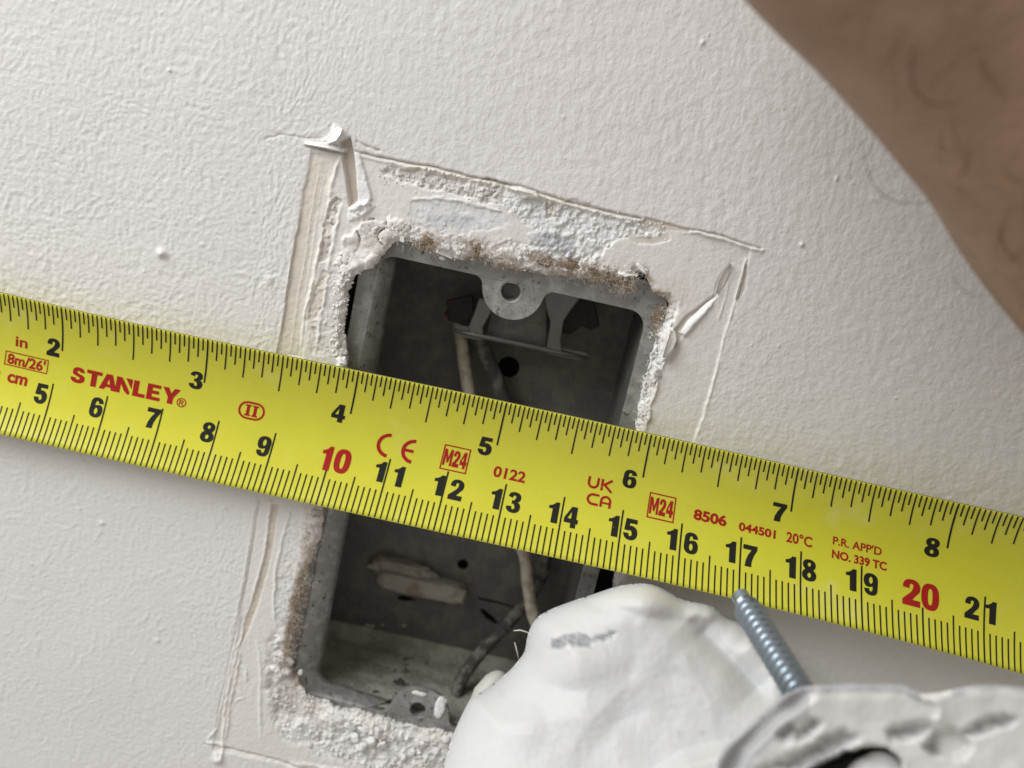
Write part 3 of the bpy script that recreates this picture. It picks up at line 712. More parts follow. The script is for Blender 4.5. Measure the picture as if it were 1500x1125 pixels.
# cove where the back meets the floor
V_, F_ = [], []
for i, uu in enumerate(np.linspace(uLi+.02, uRi-.02, 40)):
    for k in range(7):
        a_ = math.radians(90*k/6); r_ = .30
        V_.append((uu, -(DB+.004+r_-r_*math.sin(a_)), vBi+.004+r_-r_*math.cos(a_)+.015*mnoise.noise(Vector((uu*1.5, k*.3, 2)))))
for i in range(39):
    for k in range(6): F_.append((i*7+k, (i+1)*7+k, (i+1)*7+k+1, i*7+k+1))
mk('back_cove', V_, F_, M_floor, box)
V_, F_ = [], []
fx = np.linspace(uLi+.05, uRi-.05, 70); fd = np.linspace(.13, 2.3, 40)
for a_ in fx:
    for b_ in fd:
        cy_ = vBi+.012+.02*mnoise.noise(Vector((a_*4, b_*4, 5)))+.012*mnoise.noise(Vector((a_*13, b_*13, 6)))+.26*max(0, 1-(a_-uLi)/.28)**2
        V_.append((a_, -(WB-b_), cy_))
for i in range(69):
    for j in range(39): F_.append((i*40+j, i*40+j+1, (i+1)*40+j+1, (i+1)*40+j))
mk('floor_lit_dust', V_, F_, M_floor, box)
# cable clamp near the top: straps, cross bar, dark backing
def pxbox(name, poly, h0, h1, mt, parent, bev=.02): return plate(name, ccw([q2(a_, b_, h0) for a_, b_ in poly]), [], h0, h1, mt, parent, bev)
HC = WB-1.35
clamp = mk('cable_clamp', *tube([unp(664, 484, HC), unp(700, 491, HC), unp(760, 503, HC), unp(810, 514, HC), unp(862, 525, HC)], [.03, .055, .055, .055, .03], 10), M_clamp, box)
pxbox('clamp_strap', [(702, 436), (726, 442), (716, 464), (707, 480), (708, 494), (690, 494), (686, 480), (694, 460)], HC+.03, HC-.03, M_clamp, clamp)
pxbox('clamp_strap', [(796, 424), (852, 434), (838, 452), (826, 470), (821, 500), (824, 519), (799, 516), (803, 496), (806, 472), (800, 452)], HC+.03, HC-.03, M_clamp, clamp)
pxbox('clamp_backing', [(726, 410), (806, 428), (800, 510), (712, 492)], HC-.22, HC-.27, M_inside, clamp)
pxbox('clamp_backing', [(800, 400), (872, 418), (870, 440), (879, 478), (866, 484), (852, 478), (836, 490), (800, 486)], HC-.12, HC-.2, M_dull, clamp)
pxbox('clamp_backing', [(654, 440), (692, 432), (696, 470), (690, 480), (656, 470)], HC-.12, HC-.2, M_dull, clamp)  # near-black plate standing in for the dark cavity beside the strap
pxbox('clamp_foot', [(664, 476), (705, 480), (706, 500), (668, 492)], HC-.02, HC-.06, M_clamp, clamp)
pxbox('clamp_foot', [(800, 506), (858, 516), (866, 524), (850, 528), (800, 518)], HC-.02, HC-.06, M_clamp, clamp)
def cable(name, pts, rad, mt, n=12):
    P_ = [np.array(unp(*p)) for p in pts]
    # catmull-rom
    out = []
    for i in range(len(P_)-1):
        p0 = P_[max(i-1, 0)]; p1 = P_[i]; p2 = P_[i+1]; p3 = P_[min(i+2, len(P_)-1)]
        for t in np.linspace(0, 1, 8, endpoint=False):
            out.append(.5*((2*p1)+(-p0+p2)*t+(2*p0-5*p1+4*p2-p3)*t*t+(-p0+3*p1-3*p2+p3)*t**3))
    out.append(P_[-1])
    out = np.array(out); rr = np.array([rad*(1+.08*mnoise.noise(Vector((i*.3, rad*9, 0)))) for i in range(len(out))])
    return mk(name, *tube(out, rr, n), mt)
HB = DB
tag(cable('cable', [(655, 462, HC-.35), (664, 455, HC-.3), (680, 463, HC-.32), (696, 470, HC-.35)], .07, M_red), 'short red sleeved wire tucked under the clamp bar at the top of the box', 'wire')
tag(cable('cable', [(668, 440, HB+.5), (676, 500, HB+.4), (682, 545, HB+.45), (692, 600, HB+.6), (715, 700, HB+.7), (750, 780, HB+.8), (768, 812, HB+.85), (774, 860, HB+.9), (786, 915, HB+1.1), (830, 1000, HB+1.6)], .125, M_whitecable), 'cream sheathed cable running down inside the box behind the tape', 'cable')
tag(cable('cable', [(690, 470, HB+.6), (712, 520, HB+.45), (735, 575, HB+.4), (765, 660, HB+.35), (790, 760, HB+.35), (796, 830, HB+.35), (775, 875, HB+.45), (742, 915, HB+.6), (705, 955, HB+.9), (674, 1000, HB+1.2), (668, 1040, HB+1.4), (676, 1100, HB+1.5), (720, 1160, HB+1.6)], .135, M_blackcable), 'dusty black cable bending across the lower corner of the box', 'cable')
# plaster-crusted clamp on the back, lower left
V_, F_ = lump(1.0, 2.2, 5, (.92, .22, .205), .14, 3.2, .42)
V_ = np.array(V_)+unp(619, 857, HB+.20); mk('crusted_clamp', V_, F_, M_cream, box)
V_, F_ = lump(1.0, 5.2, 5, (.70, .19, .21), .42, 1.9, .65)
V_ = np.array(V_)+unp(590, 834, HB+.10); mk('crusted_clamp', V_, F_, M_cream, box)
# dust and crumbs on the floor of the box and at the back
bv_, bf_ = [], []
for _ in range(520):
    uu = random.uniform(uLi+.05, uRi-.4); dd = random.uniform(.05, 2.3); r_ = random.choice((.006, .009, .014, .02))*random.uniform(.7, 1.3)
    if dd < 2.2: p = np.array([uu, -(WB-.15-dd), vBi+r_*.4])
    Vn = bm0[0]*r_+p; n = len(bv_); bv_.extend(Vn.tolist()); bf_.extend([[i+n for i in f] for f in bm0[1]])
for (px, py, r_) in ((591, 916, .05), (516, 939, .05), (514, 945, .03), (612, 943, .04), (545, 917, .05), (538, 916, .05), (532, 918, .03), (617, 979, .05), (560, 915, .03)):
    Vn = bm0[0]*r_*np.array([1, .6, 1])+unp(px, py, HB+.01); n = len(bv_); bv_.extend(Vn.tolist()); bf_.extend([[i+n for i in f] for f in bm0[1]])
mk('dust_crumbs', bv_, bf_, mat('box_dust', (.42, .39, .33), rough=.95), box, True, 'stuff')
# near-black sheet as painted shade round the box, behind the board
cav = rrect(uL-1.5, vB-1.5, uR+1.5, vT+1.5, .3)
skv, skf = [], []
plate('wall_cavity_shade', cav, [ccw(rrect(uL+.1, vB+.1, uR-.1, vT-.1, .4))[::-1]], WB-1.6, WB-1.7, M_dark, wall, 0)

# ------------------------------------------------------------------ the tape
PT = {2*2.54: (89, 450), 3*2.54: (305.9, 497.3), 4*2.54: (524, 542.7), 5*2.54: (742, 590), 6*2.54: (956.5, 638), 7*2.54: (1169, 683.5), 7.5*2.54: (1283, 709.5), 8*2.54: (1405.5, 738.7)}
PB = {5: (52, 648), 6: (134.7, 666.7), 9: (377, 721), 12: (634.7, 778.7), 15: (902.7, 835), 17: (1081.7, 880), 19: (1264, 924), 20: (1353, 948), 21: (1443, 971)}
def interp(T):
    ks = sorted(T); K = np.array(ks, float); A_ = np.array([T[k] for k in ks], float)
    # smooth cubic fit, with linear continuation outside
    cxs = np.polyfit(K, A_[:, 0], 4); cys = np.polyfit(K, A_[:, 1], 3)
    lo_, hi_ = K[0], K[-1]
    def f(s):
        s = np.asarray(s, float); sc = np.clip(s, lo_, hi_)
        xx = np.polyval(cxs, sc)+(s-sc)*np.where(s < sc, np.polyval(np.polyder(cxs), lo_), np.polyval(np.polyder(cxs), hi_))
        yy = np.polyval(cys, sc)+(s-sc)*np.where(s < sc, np.polyval(np.polyder(cys), lo_), np.polyval(np.polyder(cys), hi_))
        return xx, yy
    return f
fT, fB = interp(PT), interp(PB)
SAG = .36
def centre_h(s): return .10 + 1.25*ss(9.0, 27.0, np.asarray(s, float))*1.0
def tape_pt(s, t, off=0.0):
    """s cm along, t 0 (inch edge) .. 2.5 (metric edge)"""
    s = np.atleast_1d(np.asarray(s, float)); t = np.atleast_1d(np.asarray(t, float)); a = t/2.5
    hc = centre_h(s)
    xt, yt = fT(s); xb, yb = fB(s)
    A_ = unpv(xt, yt, hc+SAG); B_ = unpv(xb, yb, hc+SAG)
    P_ = A_+(B_-A_)*a[:, None]
    P_[:, 1] += SAG*4*a*(1-a)
    if off:
        ch = np.linalg.norm(B_-A_, axis=1); sl = 4*SAG*(1-2*a)/ch          # slope of the section
        up = (A_-B_)/ch[:, None]; nn = np.stack([0*sl, -np.ones_like(sl), 0*sl], 1) - up*sl[:, None]
        nn /= np.linalg.norm(nn, axis=1)[:, None]
        P_ = P_+nn*off
    return P_
def chk():
    for s in (5, 10, 15, 20):
        A_ = tape_pt(s, 0)[0]; B_ = tape_pt(s, 2.5)[0]; A2 = tape_pt(s+1, 0)[0]; B2 = tape_pt(s+1, 2.5)[0]
        print('tape', s, 'chord %.2f top %.2f bottom %.2f' % (np.linalg.norm(A_-B_), np.linalg.norm(A2-A_), np.linalg.norm(B2-B_)))
chk()
tape = empty('tape_measure')
tag(tape, 'yellow steel tape measure blade with black and red numerals stretched across the hole', 'tape measure')
sv = np.arange(0.0, 27.01, .15); tv = np.linspace(0, 2.5, 33)
SS, TT = np.meshgrid(sv, tv, indexing='ij'); n1, n2 = SS.shape
PF = tape_pt(SS.ravel(), TT.ravel()); PK = tape_pt(SS.ravel(), TT.ravel(), -.018)
V_ = np.concatenate([PF, PK]); F_ = []
G = np.arange(n1*n2).reshape(n1, n2); o2 = n1*n2
for i in range(n1-1):
    for j in range(n2-1):
        F_.append((G[i, j], G[i, j+1], G[i+1, j+1], G[i+1, j])); F_.append((G[i, j]+o2, G[i+1, j]+o2, G[i+1, j+1]+o2, G[i, j+1]+o2))
for i in range(n1-1):
    F_.append((G[i, 0], G[i+1, 0], G[i+1, 0]+o2, G[i, 0]+o2)); F_.append((G[i, -1], G[i, -1]+o2, G[i+1, -1]+o2, G[i+1, -1]))
blade = mk('blade', V_, F_, M_yellow, tape)
blade.data.materials.append(M_back)
blade.data.polygons.foreach_set('material_index', [0 if i < len(F_)-2*(n1-1) else 1 for i in range(len(F_))])
blade.data.polygons.foreach_set('use_smooth', [i < len(F_)-2*(n1-1) for i in range(len(F_))]); blade.data.update()

OFF = .0045
def strip(s0, t0, s1, t1, wd):
    """printed line"""
    n = max(2, int(abs(t1-t0)/.08)+int(abs(s1-s0)/.08)+2); L_ = math.hypot(s1-s0, t1-t0); nx, ny = -(t1-t0)/L_*wd/2, (s1-s0)/L_*wd/2
    k = np.linspace(0, 1, n); a_ = tape_pt(s0+(s1-s0)*k+nx, t0+(t1-t0)*k+ny, OFF); b_ = tape_pt(s0+(s1-s0)*k-nx, t0+(t1-t0)*k-ny, OFF)
    return list(a_)+list(b_), [(i, i+1, n+i+1, n+i) for i in range(n-1)]
parts = []
L32 = {1: .235, 2: .385, 4: .52, 8: .60, 16: .72, 32: .86}
for k in range(32, 32*10):
    n = k % 32
    ln = L32[32 if n == 0 else (16 if n == 16 else (8 if n % 8 == 0 else (4 if n % 4 == 0 else (2 if n % 2 == 0 else 1))))]
    parts.append(strip(k/32*2.54, .004, k/32*2.54, ln+.004, .030 if n == 0 else .025))
mk('inch_graduations', *join(parts), M_black, tape, False)
parts = []
for k in range(20, 262):
    n = k % 10
    if n == 0:
        N_ = k//10; ln = 1.0 if N_ not in (10, 20) else .56
        if N_ > 10 and N_ != 20: ln = .98
    else: ln = .56 if n == 5 else .43
    parts.append(strip(k/10, 2.496, k/10, 2.496-ln, .028 if n == 0 else .025))
mk('centimetre_graduations', *join(parts), M_black, tape, False)

# locate a pixel on the blade
gs, gt = np.meshgrid(np.linspace(2, 25, 1500), np.linspace(0, 2.5, 160), indexing='ij'); gs = gs.ravel(); gt = gt.ravel()
gx, gy = projv(tape_pt(gs, gt))
def on_tape(px, py):
    i = np.argmin((gx-px)**2+(gy-py)**2); return gs[i], gt[i]
def glyphs(body, weight=0.0, space=1.0):
    cu = bpy.data.curves.new('t', 'FONT'); cu.body = body; cu.size = 1; cu.offset = weight; cu.space_character = space; cu.resolution_u = 5; cu.fill_mode = 'BOTH'
    o = bpy.data.objects.new('t', cu); COL.objects.link(o)
    dg = bpy.context.evaluated_depsgraph_get(); me = bpy.data.meshes.new_from_object(o.evaluated_get(dg))
    bpy.data.objects.remove(o); bpy.data.curves.remove(cu)
    return me
def fit_print(me, cx, cy, wd, ht, name, mt, slant=0.0, label=None, bound=None):
    """fit flat mesh into wd x ht centimetres at (cx, cy) on the blade"""
    P_ = np.array([tuple(v.co) for v in me.vertices]); lo_, hi_ = P_.min(0), P_.max(0)
    if bound: lo_, hi_ = np.array(bound[0]), np.array(bound[1])
    for v in me.vertices:
        a_ = (v.co.x-lo_[0])/(hi_[0]-lo_[0])-.5; b_ = (v.co.y-lo_[1])/(hi_[1]-lo_[1])-.5
        v.co = (a_*wd+b_*slant*ht, b_*ht, 0)
    bm = bmesh.new(); bm.from_mesh(me); bmesh.ops.remove_doubles(bm, verts=bm.verts, dist=1e-5)
    for _ in range(3):
        es = [e_ for e_ in bm.edges if e_.calc_length() > .09]
        if not es: break
        bmesh.ops.subdivide_edges(bm, edges=es, cuts=1); bmesh.ops.triangulate(bm, faces=[f for f in bm.faces if len(f.verts) > 3])
    bm.verts.ensure_lookup_table(); bm.verts.index_update()
    q_ = np.array([tuple(v.co) for v in bm.verts]); W_ = tape_pt(cx+q_[:, 0], cy-q_[:, 1], OFF)
    F_ = [[v.index for v in f.verts] for f in bm.faces]; bm.free(); bpy.data.meshes.remove(me)
    o = mk(name, W_, F_, mt, tape, False)
    return o
def txt(body, px, py, wd, ht, mt=None, name='lettering', weight=.012, space=1.0, slant=0.0):
    cx, cy = on_tape(px, py)
    return fit_print(glyphs(body, weight, space), cx, cy, wd, ht, name, mt or M_redink, slant)
def numeral(body, s, t, wd, ht, mt=None, weight=.035):
    return fit_print(glyph_poly(body), s, t, wd, ht, 'numeral', mt or M_black)
def earc(cx, cy, rx, ry, a0, a1, n=14, p=1.0):
    out = []
    for k in range(n+1):
        a_ = math.radians(a0+(a1-a0)*k/n); c_, s_ = math.cos(a_), math.sin(a_)
        out.append((cx+rx*math.copysign(abs(c_)**p, c_), cy+ry*math.copysign(abs(s_)**p, s_)))
    return out
six = earc(.33, .68, .31, .32, 5, 180, 12, .85)+earc(.33, .34, .33, .34, 180, 420, 20, .85)+[(.42, .635), (.34, .63), (.27, .585), (.25, .61), (.25, .70), (.27, .79), (.33, .83), (.39, .79), (.405, .70)]
sixh = earc(.33, .32, .085, .16, 0, 360, 14)[:-1]
GL = {
 '0': [earc(.33, .5, .33, .5, 0, 360, 28, .8)[:-1], earc(.33, .5, .085, .31, 0, 360, 20, .8)[:-1]],
 '1': [[(.30, 1), (.46, 1), (.46, 0), (.17, 0), (.17, .66), (.0, .66), (.0, .80), (.12, .83), (.22, .90)]],
 '2': [earc(.33, .70, .31, .30, 188, -32, 20, .9)+[(.50, .42), (.36, .23), (.64, .23), (.64, 0), (.0, 0), (.0, .20), (.30, .50), (.37, .62), (.39, .74)]+earc(.325, .76, .065, .065, 0, 180, 8)+[(.255, .64)]],
 '3': [earc(.32, .74, .30, .26, 178, -52, 16, .9)+[(.46, .52)]+earc(.32, .29, .33, .29, 45, -178, 18, .9)+[(.235, .31)]+earc(.315, .27, .075, .10, -180, 65, 10)+[(.33, .42), (.22, .42), (.22, .59), (.32, .59)]+earc(.31, .745, .075, .085, -60, 180, 10)+[(.235, .70)]],
 '4': [[(.30, 1), (.57, 1), (.57, .42), (.66, .42), (.66, .21), (.57, .21), (.57, 0), (.32, 0), (.32, .21), (.0, .21), (.0, .42)], [(.32, .42), (.32, .76), (.16, .42)]],
 '5': [[(.07, 1), (.60, 1), (.60, .79), (.27, .79), (.26, .66)]+earc(.32, .34, .33, .34, 88, -176, 20, .9)+[(.235, .31)]+earc(.315, .30, .075, .12, -176, 60, 10)+[(.30, .48), (.255, .43), (.02, .44)]],
 '6': [six, sixh],
 '7': [[(.02, 1), (.63, 1), (.63, .82), (.50, .55), (.41, .27), (.39, 0), (.11, 0), (.15, .28), (.25, .55), (.38, .78), (.02, .78)]],
 '8': [earc(.33, .275, .33, .275, 52, -232, 22, .9)+earc(.33, .745, .30, .255, 232, -52, 18, .9), earc(.33, .76, .075, .09, 0, 360, 12)[:-1], earc(.33, .27, .085, .11, 0, 360, 12)[:-1]],
 '9': [[(.66-a_, 1-b_) for a_, b_ in six], [(.66-a_, 1-b_) for a_, b_ in sixh]],
 'S': [[(.66, .70)]+earc(.36, .70, .30, .30, 10, 180, 12, .9)+[(.08, .56), (.18, .47), (.40, .39), (.46, .32), (.44, .25), (.37, .22), (.29, .23), (.24, .30), (.24, .33), (.0, .33)]+earc(.35, .31, .36, .31, 180, 350, 12, .9)+[(.70, .42), (.60, .52), (.36, .61), (.29, .66), (.29, .73), (.34, .79), (.40, .78), (.44, .70)]],
 'T': [[(0, 1), (.78, 1), (.78, .78), (.53, .78), (.53, 0), (.25, 0), (.25, .78), (0, .78)]],
 'A': [[(.30, 1), (.60, 1), (.90, 0), (.62, 0), (.57, .17), (.32, .17), (.27, 0), (0, 0)], [(.37, .36), (.52, .36), (.45, .70)]],
 'N': [[(0, 1), (.27, 1), (.72, .18), (.72, 0), (.62, 0), (.46, .14), (.24, .58), (.24, 0), (0, 0)], [(.46, 1), (.80, 1), (.80, .40), (.76, .42)]],
 'L': [[(0, 1), (.27, 1), (.27, .22), (.62, .22), (.62, 0), (0, 0)]],
 'E': [[(0, 1), (.66, 1), (.66, .79), (.26, .79), (.26, .61), (.60, .61), (.60, .40), (.26, .40), (.26, .21), (.68, .21), (.68, 0), (0, 0)]],
 'Y': [[(0, 1), (.30, 1), (.44, .66), (.58, 1), (.87, 1), (.57, .40), (.57, 0), (.30, 0), (.30, .40)]],
 'M': [[(0, 0), (0, 1), (.24, 1), (.42, .48), (.60, 1), (.84, 1), (.84, 0), (.64, 0), (.64, .62), (.49, .18), (.35, .18), (.20, .62), (.20, 0)]]}
def glyph_poly(word, gap=.10):
    V_, F_ = [], []; xo = 0
    for ch in word:
        L_ = GL[ch]; groups = [[l] for l in L_] if ch == 'N' else [L_]
        for g in groups:
            flat = [p for l in g for p in l]; n = len(V_)
            tris = tessellate_polygon([[Vector((p[0], p[1], 0)) for p in l] for l in g])
            V_ += [(p[0]+xo, p[1], 0) for p in flat]; F_ += [tuple(i+n for i in t) for t in tris]
        xo += max(p[0] for l in L_ for p in l)+gap-(.16 if ch in 'TA' and len(word) > 3 else 0)
    me = bpy.data.meshes.new('g'); me.from_pydata(V_, [], F_); me.update(); return me
DG = .235                                             # digit width
def digits(body, px, py, mt=None, h_=.35):
    cx, cy = on_tape(px, py)
    return numeral(body, cx, cy, DG*(.74 if body == '1' else 1), h_, mt)
for N_, px, py in (('2', 78, 509), ('3', 288, 557), ('4', 497, 605), ('5', 711, 653), ('6', 923, 702), ('7', 1142, 750), ('8', 1365, 801)): digits(N_, px, py, h_=.34)
cx, cy = on_tape(1590, 850)
numeral('9', 9*2.54-.26, cy, DG, .34)
for N_, px, py in (('5', 60, 576), ('6', 141, 596), ('7', 224, 613), ('8', 304, 633), ('9', 386, 653)): digits(N_, px, py)
c5 = on_tape(60, 576)
numeral('4', 4-.18, c5[1], DG, .35)
for N_, pa, pb in (('11', (557, 691), (584, 698)), ('12', (642, 710), (668, 717)), ('13', (726, 730), (752, 736)), ('14', (811, 750), (837, 757)), ('15', (898, 769), (924, 775)),
                   ('16', (984, 789), (1012, 795)), ('17', (1070, 808), (1099, 815)), ('18', (1158, 830), (1186, 835)), ('19', (1246, 849), (1275, 856)), ('21', (1423, 890), (1451, 898))):
    digits(N_[0], *pa); digits(N_[1], *pb)
a_ = on_tape(1423, 890)[1]
for N_ in (22, 23, 24): numeral(str(N_)[0], N_-.17, a_, DG, .35); numeral(str(N_)[1], N_+.17, a_, DG, .35)
digits('1', 478, 670, M_redink, .42); cx, cy = on_tape(501, 676); numeral('0', cx, cy, .28, .42, M_redink)
cx, cy = on_tape(1335, 867); numeral('2', cx, cy, .29, .42, M_redink); cx, cy = on_tape(1362, 874); numeral('0', cx, cy, .29, .42, M_redink)
txt('in', 32, 501, .22, .19, weight=.02); txt('cm', 25, 556, .37, .16, weight=.035); txt("8m/26'", 39.5, 530, .70, .20, weight=.03)
cx, cy = on_tape(183, 565); fit_print(glyph_poly('STANLEY', .07), cx, cy, 1.96, .29, 'lettering', M_redink)
txt('®', 265.5, 590, .17, .17, weight=.01)
txt('0122', 747, 695, .55, .20, weight=.028)
txt('8506', 1040, 757.5, .56, .195, weight=.04); txt('044501', 1109, 776.5, .62, .15, weight=.035); txt('20°C', 1171, 789.5, .43, .19, weight=.025)
txt("P.R. APP'D", 1256, 799.5, .80, .15, weight=.02); txt('NO. 339 TC', 1259, 821, .90, .15, weight=.035)

def ring_mesh(loops, closed=True):
    me = bpy.data.meshes.new('r'); V_, F_ = [], []
    for a_, b_ in loops:
        n = len(a_); k = len(V_); V_ += [(p[0], p[1], 0) for p in a_]+[(p[0], p[1], 0) for p in b_]
        for i in range(n if closed else n-1): F_.append((k+i, k+(i+1) % n, k+n+(i+1) % n, k+n+i))
    me.from_pydata(V_, [], F_); me.update(); return me
def dens(l, st=.05):
    out = []
    for i in range(len(l)):
        a_, b_ = np.array(l[i]), np.array(l[(i+1) % len(l)]); m_ = max(1, int(np.linalg.norm(b_-a_)/st))
        for k in range(m_): out.append(tuple(a_+(b_-a_)*k/m_))
    return out
def frame_print(cx, cy, wd, ht, r, lw, name='printed_frame', slant=0.0):
    a_ = rrect(-wd/2, -ht/2, wd/2, ht/2, max(r, .001), 6); b_ = rrect(-wd/2+lw, -ht/2+lw, wd/2-lw, ht/2-lw, max(r-lw, .0005), 6)
    me = ring_mesh([(a_, b_)]); return fit_print(me, cx, cy, wd, ht, name, M_redink, slant)
def arc_stroke(cx0, cy0, r, a0, a1, lw, n=28):
    a_ = [(cx0+(r+lw/2)*math.cos(math.radians(a0+(a1-a0)*k/n)), cy0+(r+lw/2)*math.sin(math.radians(a0+(a1-a0)*k/n))) for k in range(n+1)]
    b_ = [(cx0+(r-lw/2)*math.cos(math.radians(a0+(a1-a0)*k/n)), cy0+(r-lw/2)*math.sin(math.radians(a0+(a1-a0)*k/n))) for k in range(n+1)]
    return a_, b_
def line_stroke(p, q_, lw, n=6):
    p = np.array(p, float); q_ = np.array(q_, float); d_ = q_-p; d_ /= np.linalg.norm(d_); nn = np.array([-d_[1], d_[0]])*lw/2
    return [tuple(p+(q_-p)*k/n+nn) for k in range(n+1)], [tuple(p+(q_-p)*k/n-nn) for k in range(n+1)]
def strokes(px, py, st, name='lettering'):
    """strokes given in centimetres around the pixel"""
    cx, cy = on_tape(px, py); me = ring_mesh(st, closed=False)
    P_ = np.array([tuple(v.co) for v in me.vertices]); lo_, hi_ = P_.min(0), P_.max(0); mid = (lo_+hi_)/2
    return fit_print(me, cx+mid[0], cy-mid[1], hi_[0]-lo_[0], hi_[1]-lo_[1], name, M_redink, 0, None)
# CE mark
strokes(570, 653, [arc_stroke(0, 0, .19, 92, 268, .062)]); strokes(606, 662, [arc_stroke(0, 0, .19, 92, 268, .062), line_stroke((-.17, 0), (-.01, 0), .055)])
# UKCA mark
lw = .042
strokes(880, 710, [arc_stroke(-.12, 0, .078, 180, 360, lw), line_stroke((-.198, .11), (-.198, 0), lw), line_stroke((-.042, .11), (-.042, 0), lw),
                   line_stroke((.03, .11), (.03, -.10), lw), line_stroke((.195, .115), (.055, .0), lw), line_stroke((.07, .012), (.205, -.105), lw)])
strokes(877, 733, [arc_stroke(-.10, 0, .083, 90, 270, lw), line_stroke((-.10, .083), (.0, .083), lw), line_stroke((-.10, -.083), (-.0, -.083), lw),
                   line_stroke((.045, -.10), (.045, .02), lw), arc_stroke(.12, .01, .075, 0, 180, lw), line_stroke((.195, -.10), (.195, .02), lw), line_stroke((.045, -.025), (.195, -.025), lw*.8)])
for px, py in ((667, 672.5), (969, 743)):
    cx, cy = on_tape(px, py); frame_print(cx, cy, .46, .455, 0, .022)
    fit_print(glyph_poly('M24', .06), cx, cy, .40, .30, 'lettering', M_redink, .0)
cx, cy = on_tape(39.5, 530); frame_print(cx, cy, .80, .26, 0, .018)
cx, cy = on_tape(369, 602); frame_print(cx, cy, .46, .33, .16, .036, 'printed_oval')
st = []
for k in (-.062, .062): st += [line_stroke((k, -.09), (k, .09), .055), line_stroke((k-.05, .09), (k+.05, .09), .03), line_stroke((k-.05, -.09), (k+.05, -.09), .03)]
strokes(369, 602, st)
# print wear: minute nicks of white dust along the metric edge
bv_, bf_ = [], []
for _ in range(46):
    s_ = random.uniform(10, 18) if random.random() < .7 else random.uniform(4, 22); t_ = random.choice((2.49, 2.48, 2.495, random.uniform(.2, 2.4))); r_ = random.uniform(.004, .011)
    p = tape_pt(s_, t_, OFF)[0]; n = len(bv_); bv_.extend((bm0[0]*r_*np.array([1, .5, 1])+p).tolist()); bf_.extend([[i+n for i in f] for f in bm0[1]])
mk('dust_specks', bv_, bf_, M_lint, tape, True, 'stuff')

# ------------------------------------------------------------------ white glove at the bottom
sil = [(640, 1160), (655, 1100), (668, 1065), (682, 1036), (690, 1021), (704, 1015), (724, 1001), (748, 981), (759, 968), (769, 955), (772, 933), (779, 913), (795, 897), (830, 883), (870, 870), (905, 858), (940, 853), (962, 857), (982, 868), (1000, 879), (1022, 882), (1045, 887), (1062, 905), (1085, 913), (1115, 930), (1150, 975), (1200, 1010), (1300, 1060), (1420, 1120), (1460, 1300), (1400, 1560), (800, 1600), (620, 1400), (610, 1250)]
def chaikin(l, n=2):
    for _ in range(n):
        o_ = []
        for i in range(len(l)):
            a_, b_ = np.array(l[i]), np.array(l[(i+1) % len(l)]); o_ += [tuple(a_*.75+b_*.25), tuple(a_*.25+b_*.75)]
        l = o_
    return l
sil = chaikin(sil, 2)
def blob(name, poly, step, hfun, back, mt, cfun=None, parent=None):
    """closed body: front height field and a flatter back inside an outline"""
    P_ = np.array(poly); xs = np.arange(P_[:, 0].min()-step, P_[:, 0].max()+step, step); ys = np.arange(P_[:, 1].min()-step, P_[:, 1].max()+step, step)
    XX, YY = np.meshgrid(xs, ys); xx, yy = XX.ravel().copy(), YY.ravel().copy(); d_ = sdf(xx, yy, poly)
    # pull points just outside on to the outline
    e_ = .5; gx_ = (sdf(xx+e_, yy, poly)-d_)/e_; gy_ = (sdf(xx, yy+e_, poly)-d_)/e_; gl = np.hypot(gx_, gy_)+1e-6
    mv = (d_ < 0) & (d_ > -step*1.6); xx[mv] -= (d_*gx_/gl)[mv]; yy[mv] -= (d_*gy_/gl)[mv]
    dd = np.maximum(d_, 0)
    ok = d_ > -step*1.6
    hf = hfun(xx, yy, dd); hb = back(xx, yy, dd)
    n = len(xx); V_ = np.concatenate([unpv(xx, yy, hf), unpv(xx, yy, hb)])
    ny_, nx_ = XX.shape; G_ = np.arange(n).reshape(ny_, nx_)
    q_ = np.stack([G_[:-1, :-1], G_[1:, :-1], G_[1:, 1:], G_[:-1, 1:]], -1).reshape(-1, 4); kp = ok[q_].all(1); q_ = q_[kp]
    Q_ = np.concatenate([q_, q_[:, ::-1]+n]); us = np.unique(Q_); rm_ = np.zeros(2*n, int); rm_[us] = np.arange(len(us)); Q_ = rm_[Q_]; V_ = V_[us]
    col = None
    if cfun is not None: cc = cfun(xx, yy, dd); col = np.concatenate([cc, cc])[us]
    return mk(name, V_, Q_.tolist(), mt, parent, True, None, col)
def crease(xx, yy, pts, wd): 
    d_, al, sd = dline(xx, yy, pts); return np.exp(-np.sqrt(d_*d_+30)/wd*1.4)*1.4*np.clip(np.minimum(al, 1-al)*6, 0, 1), sd, d_
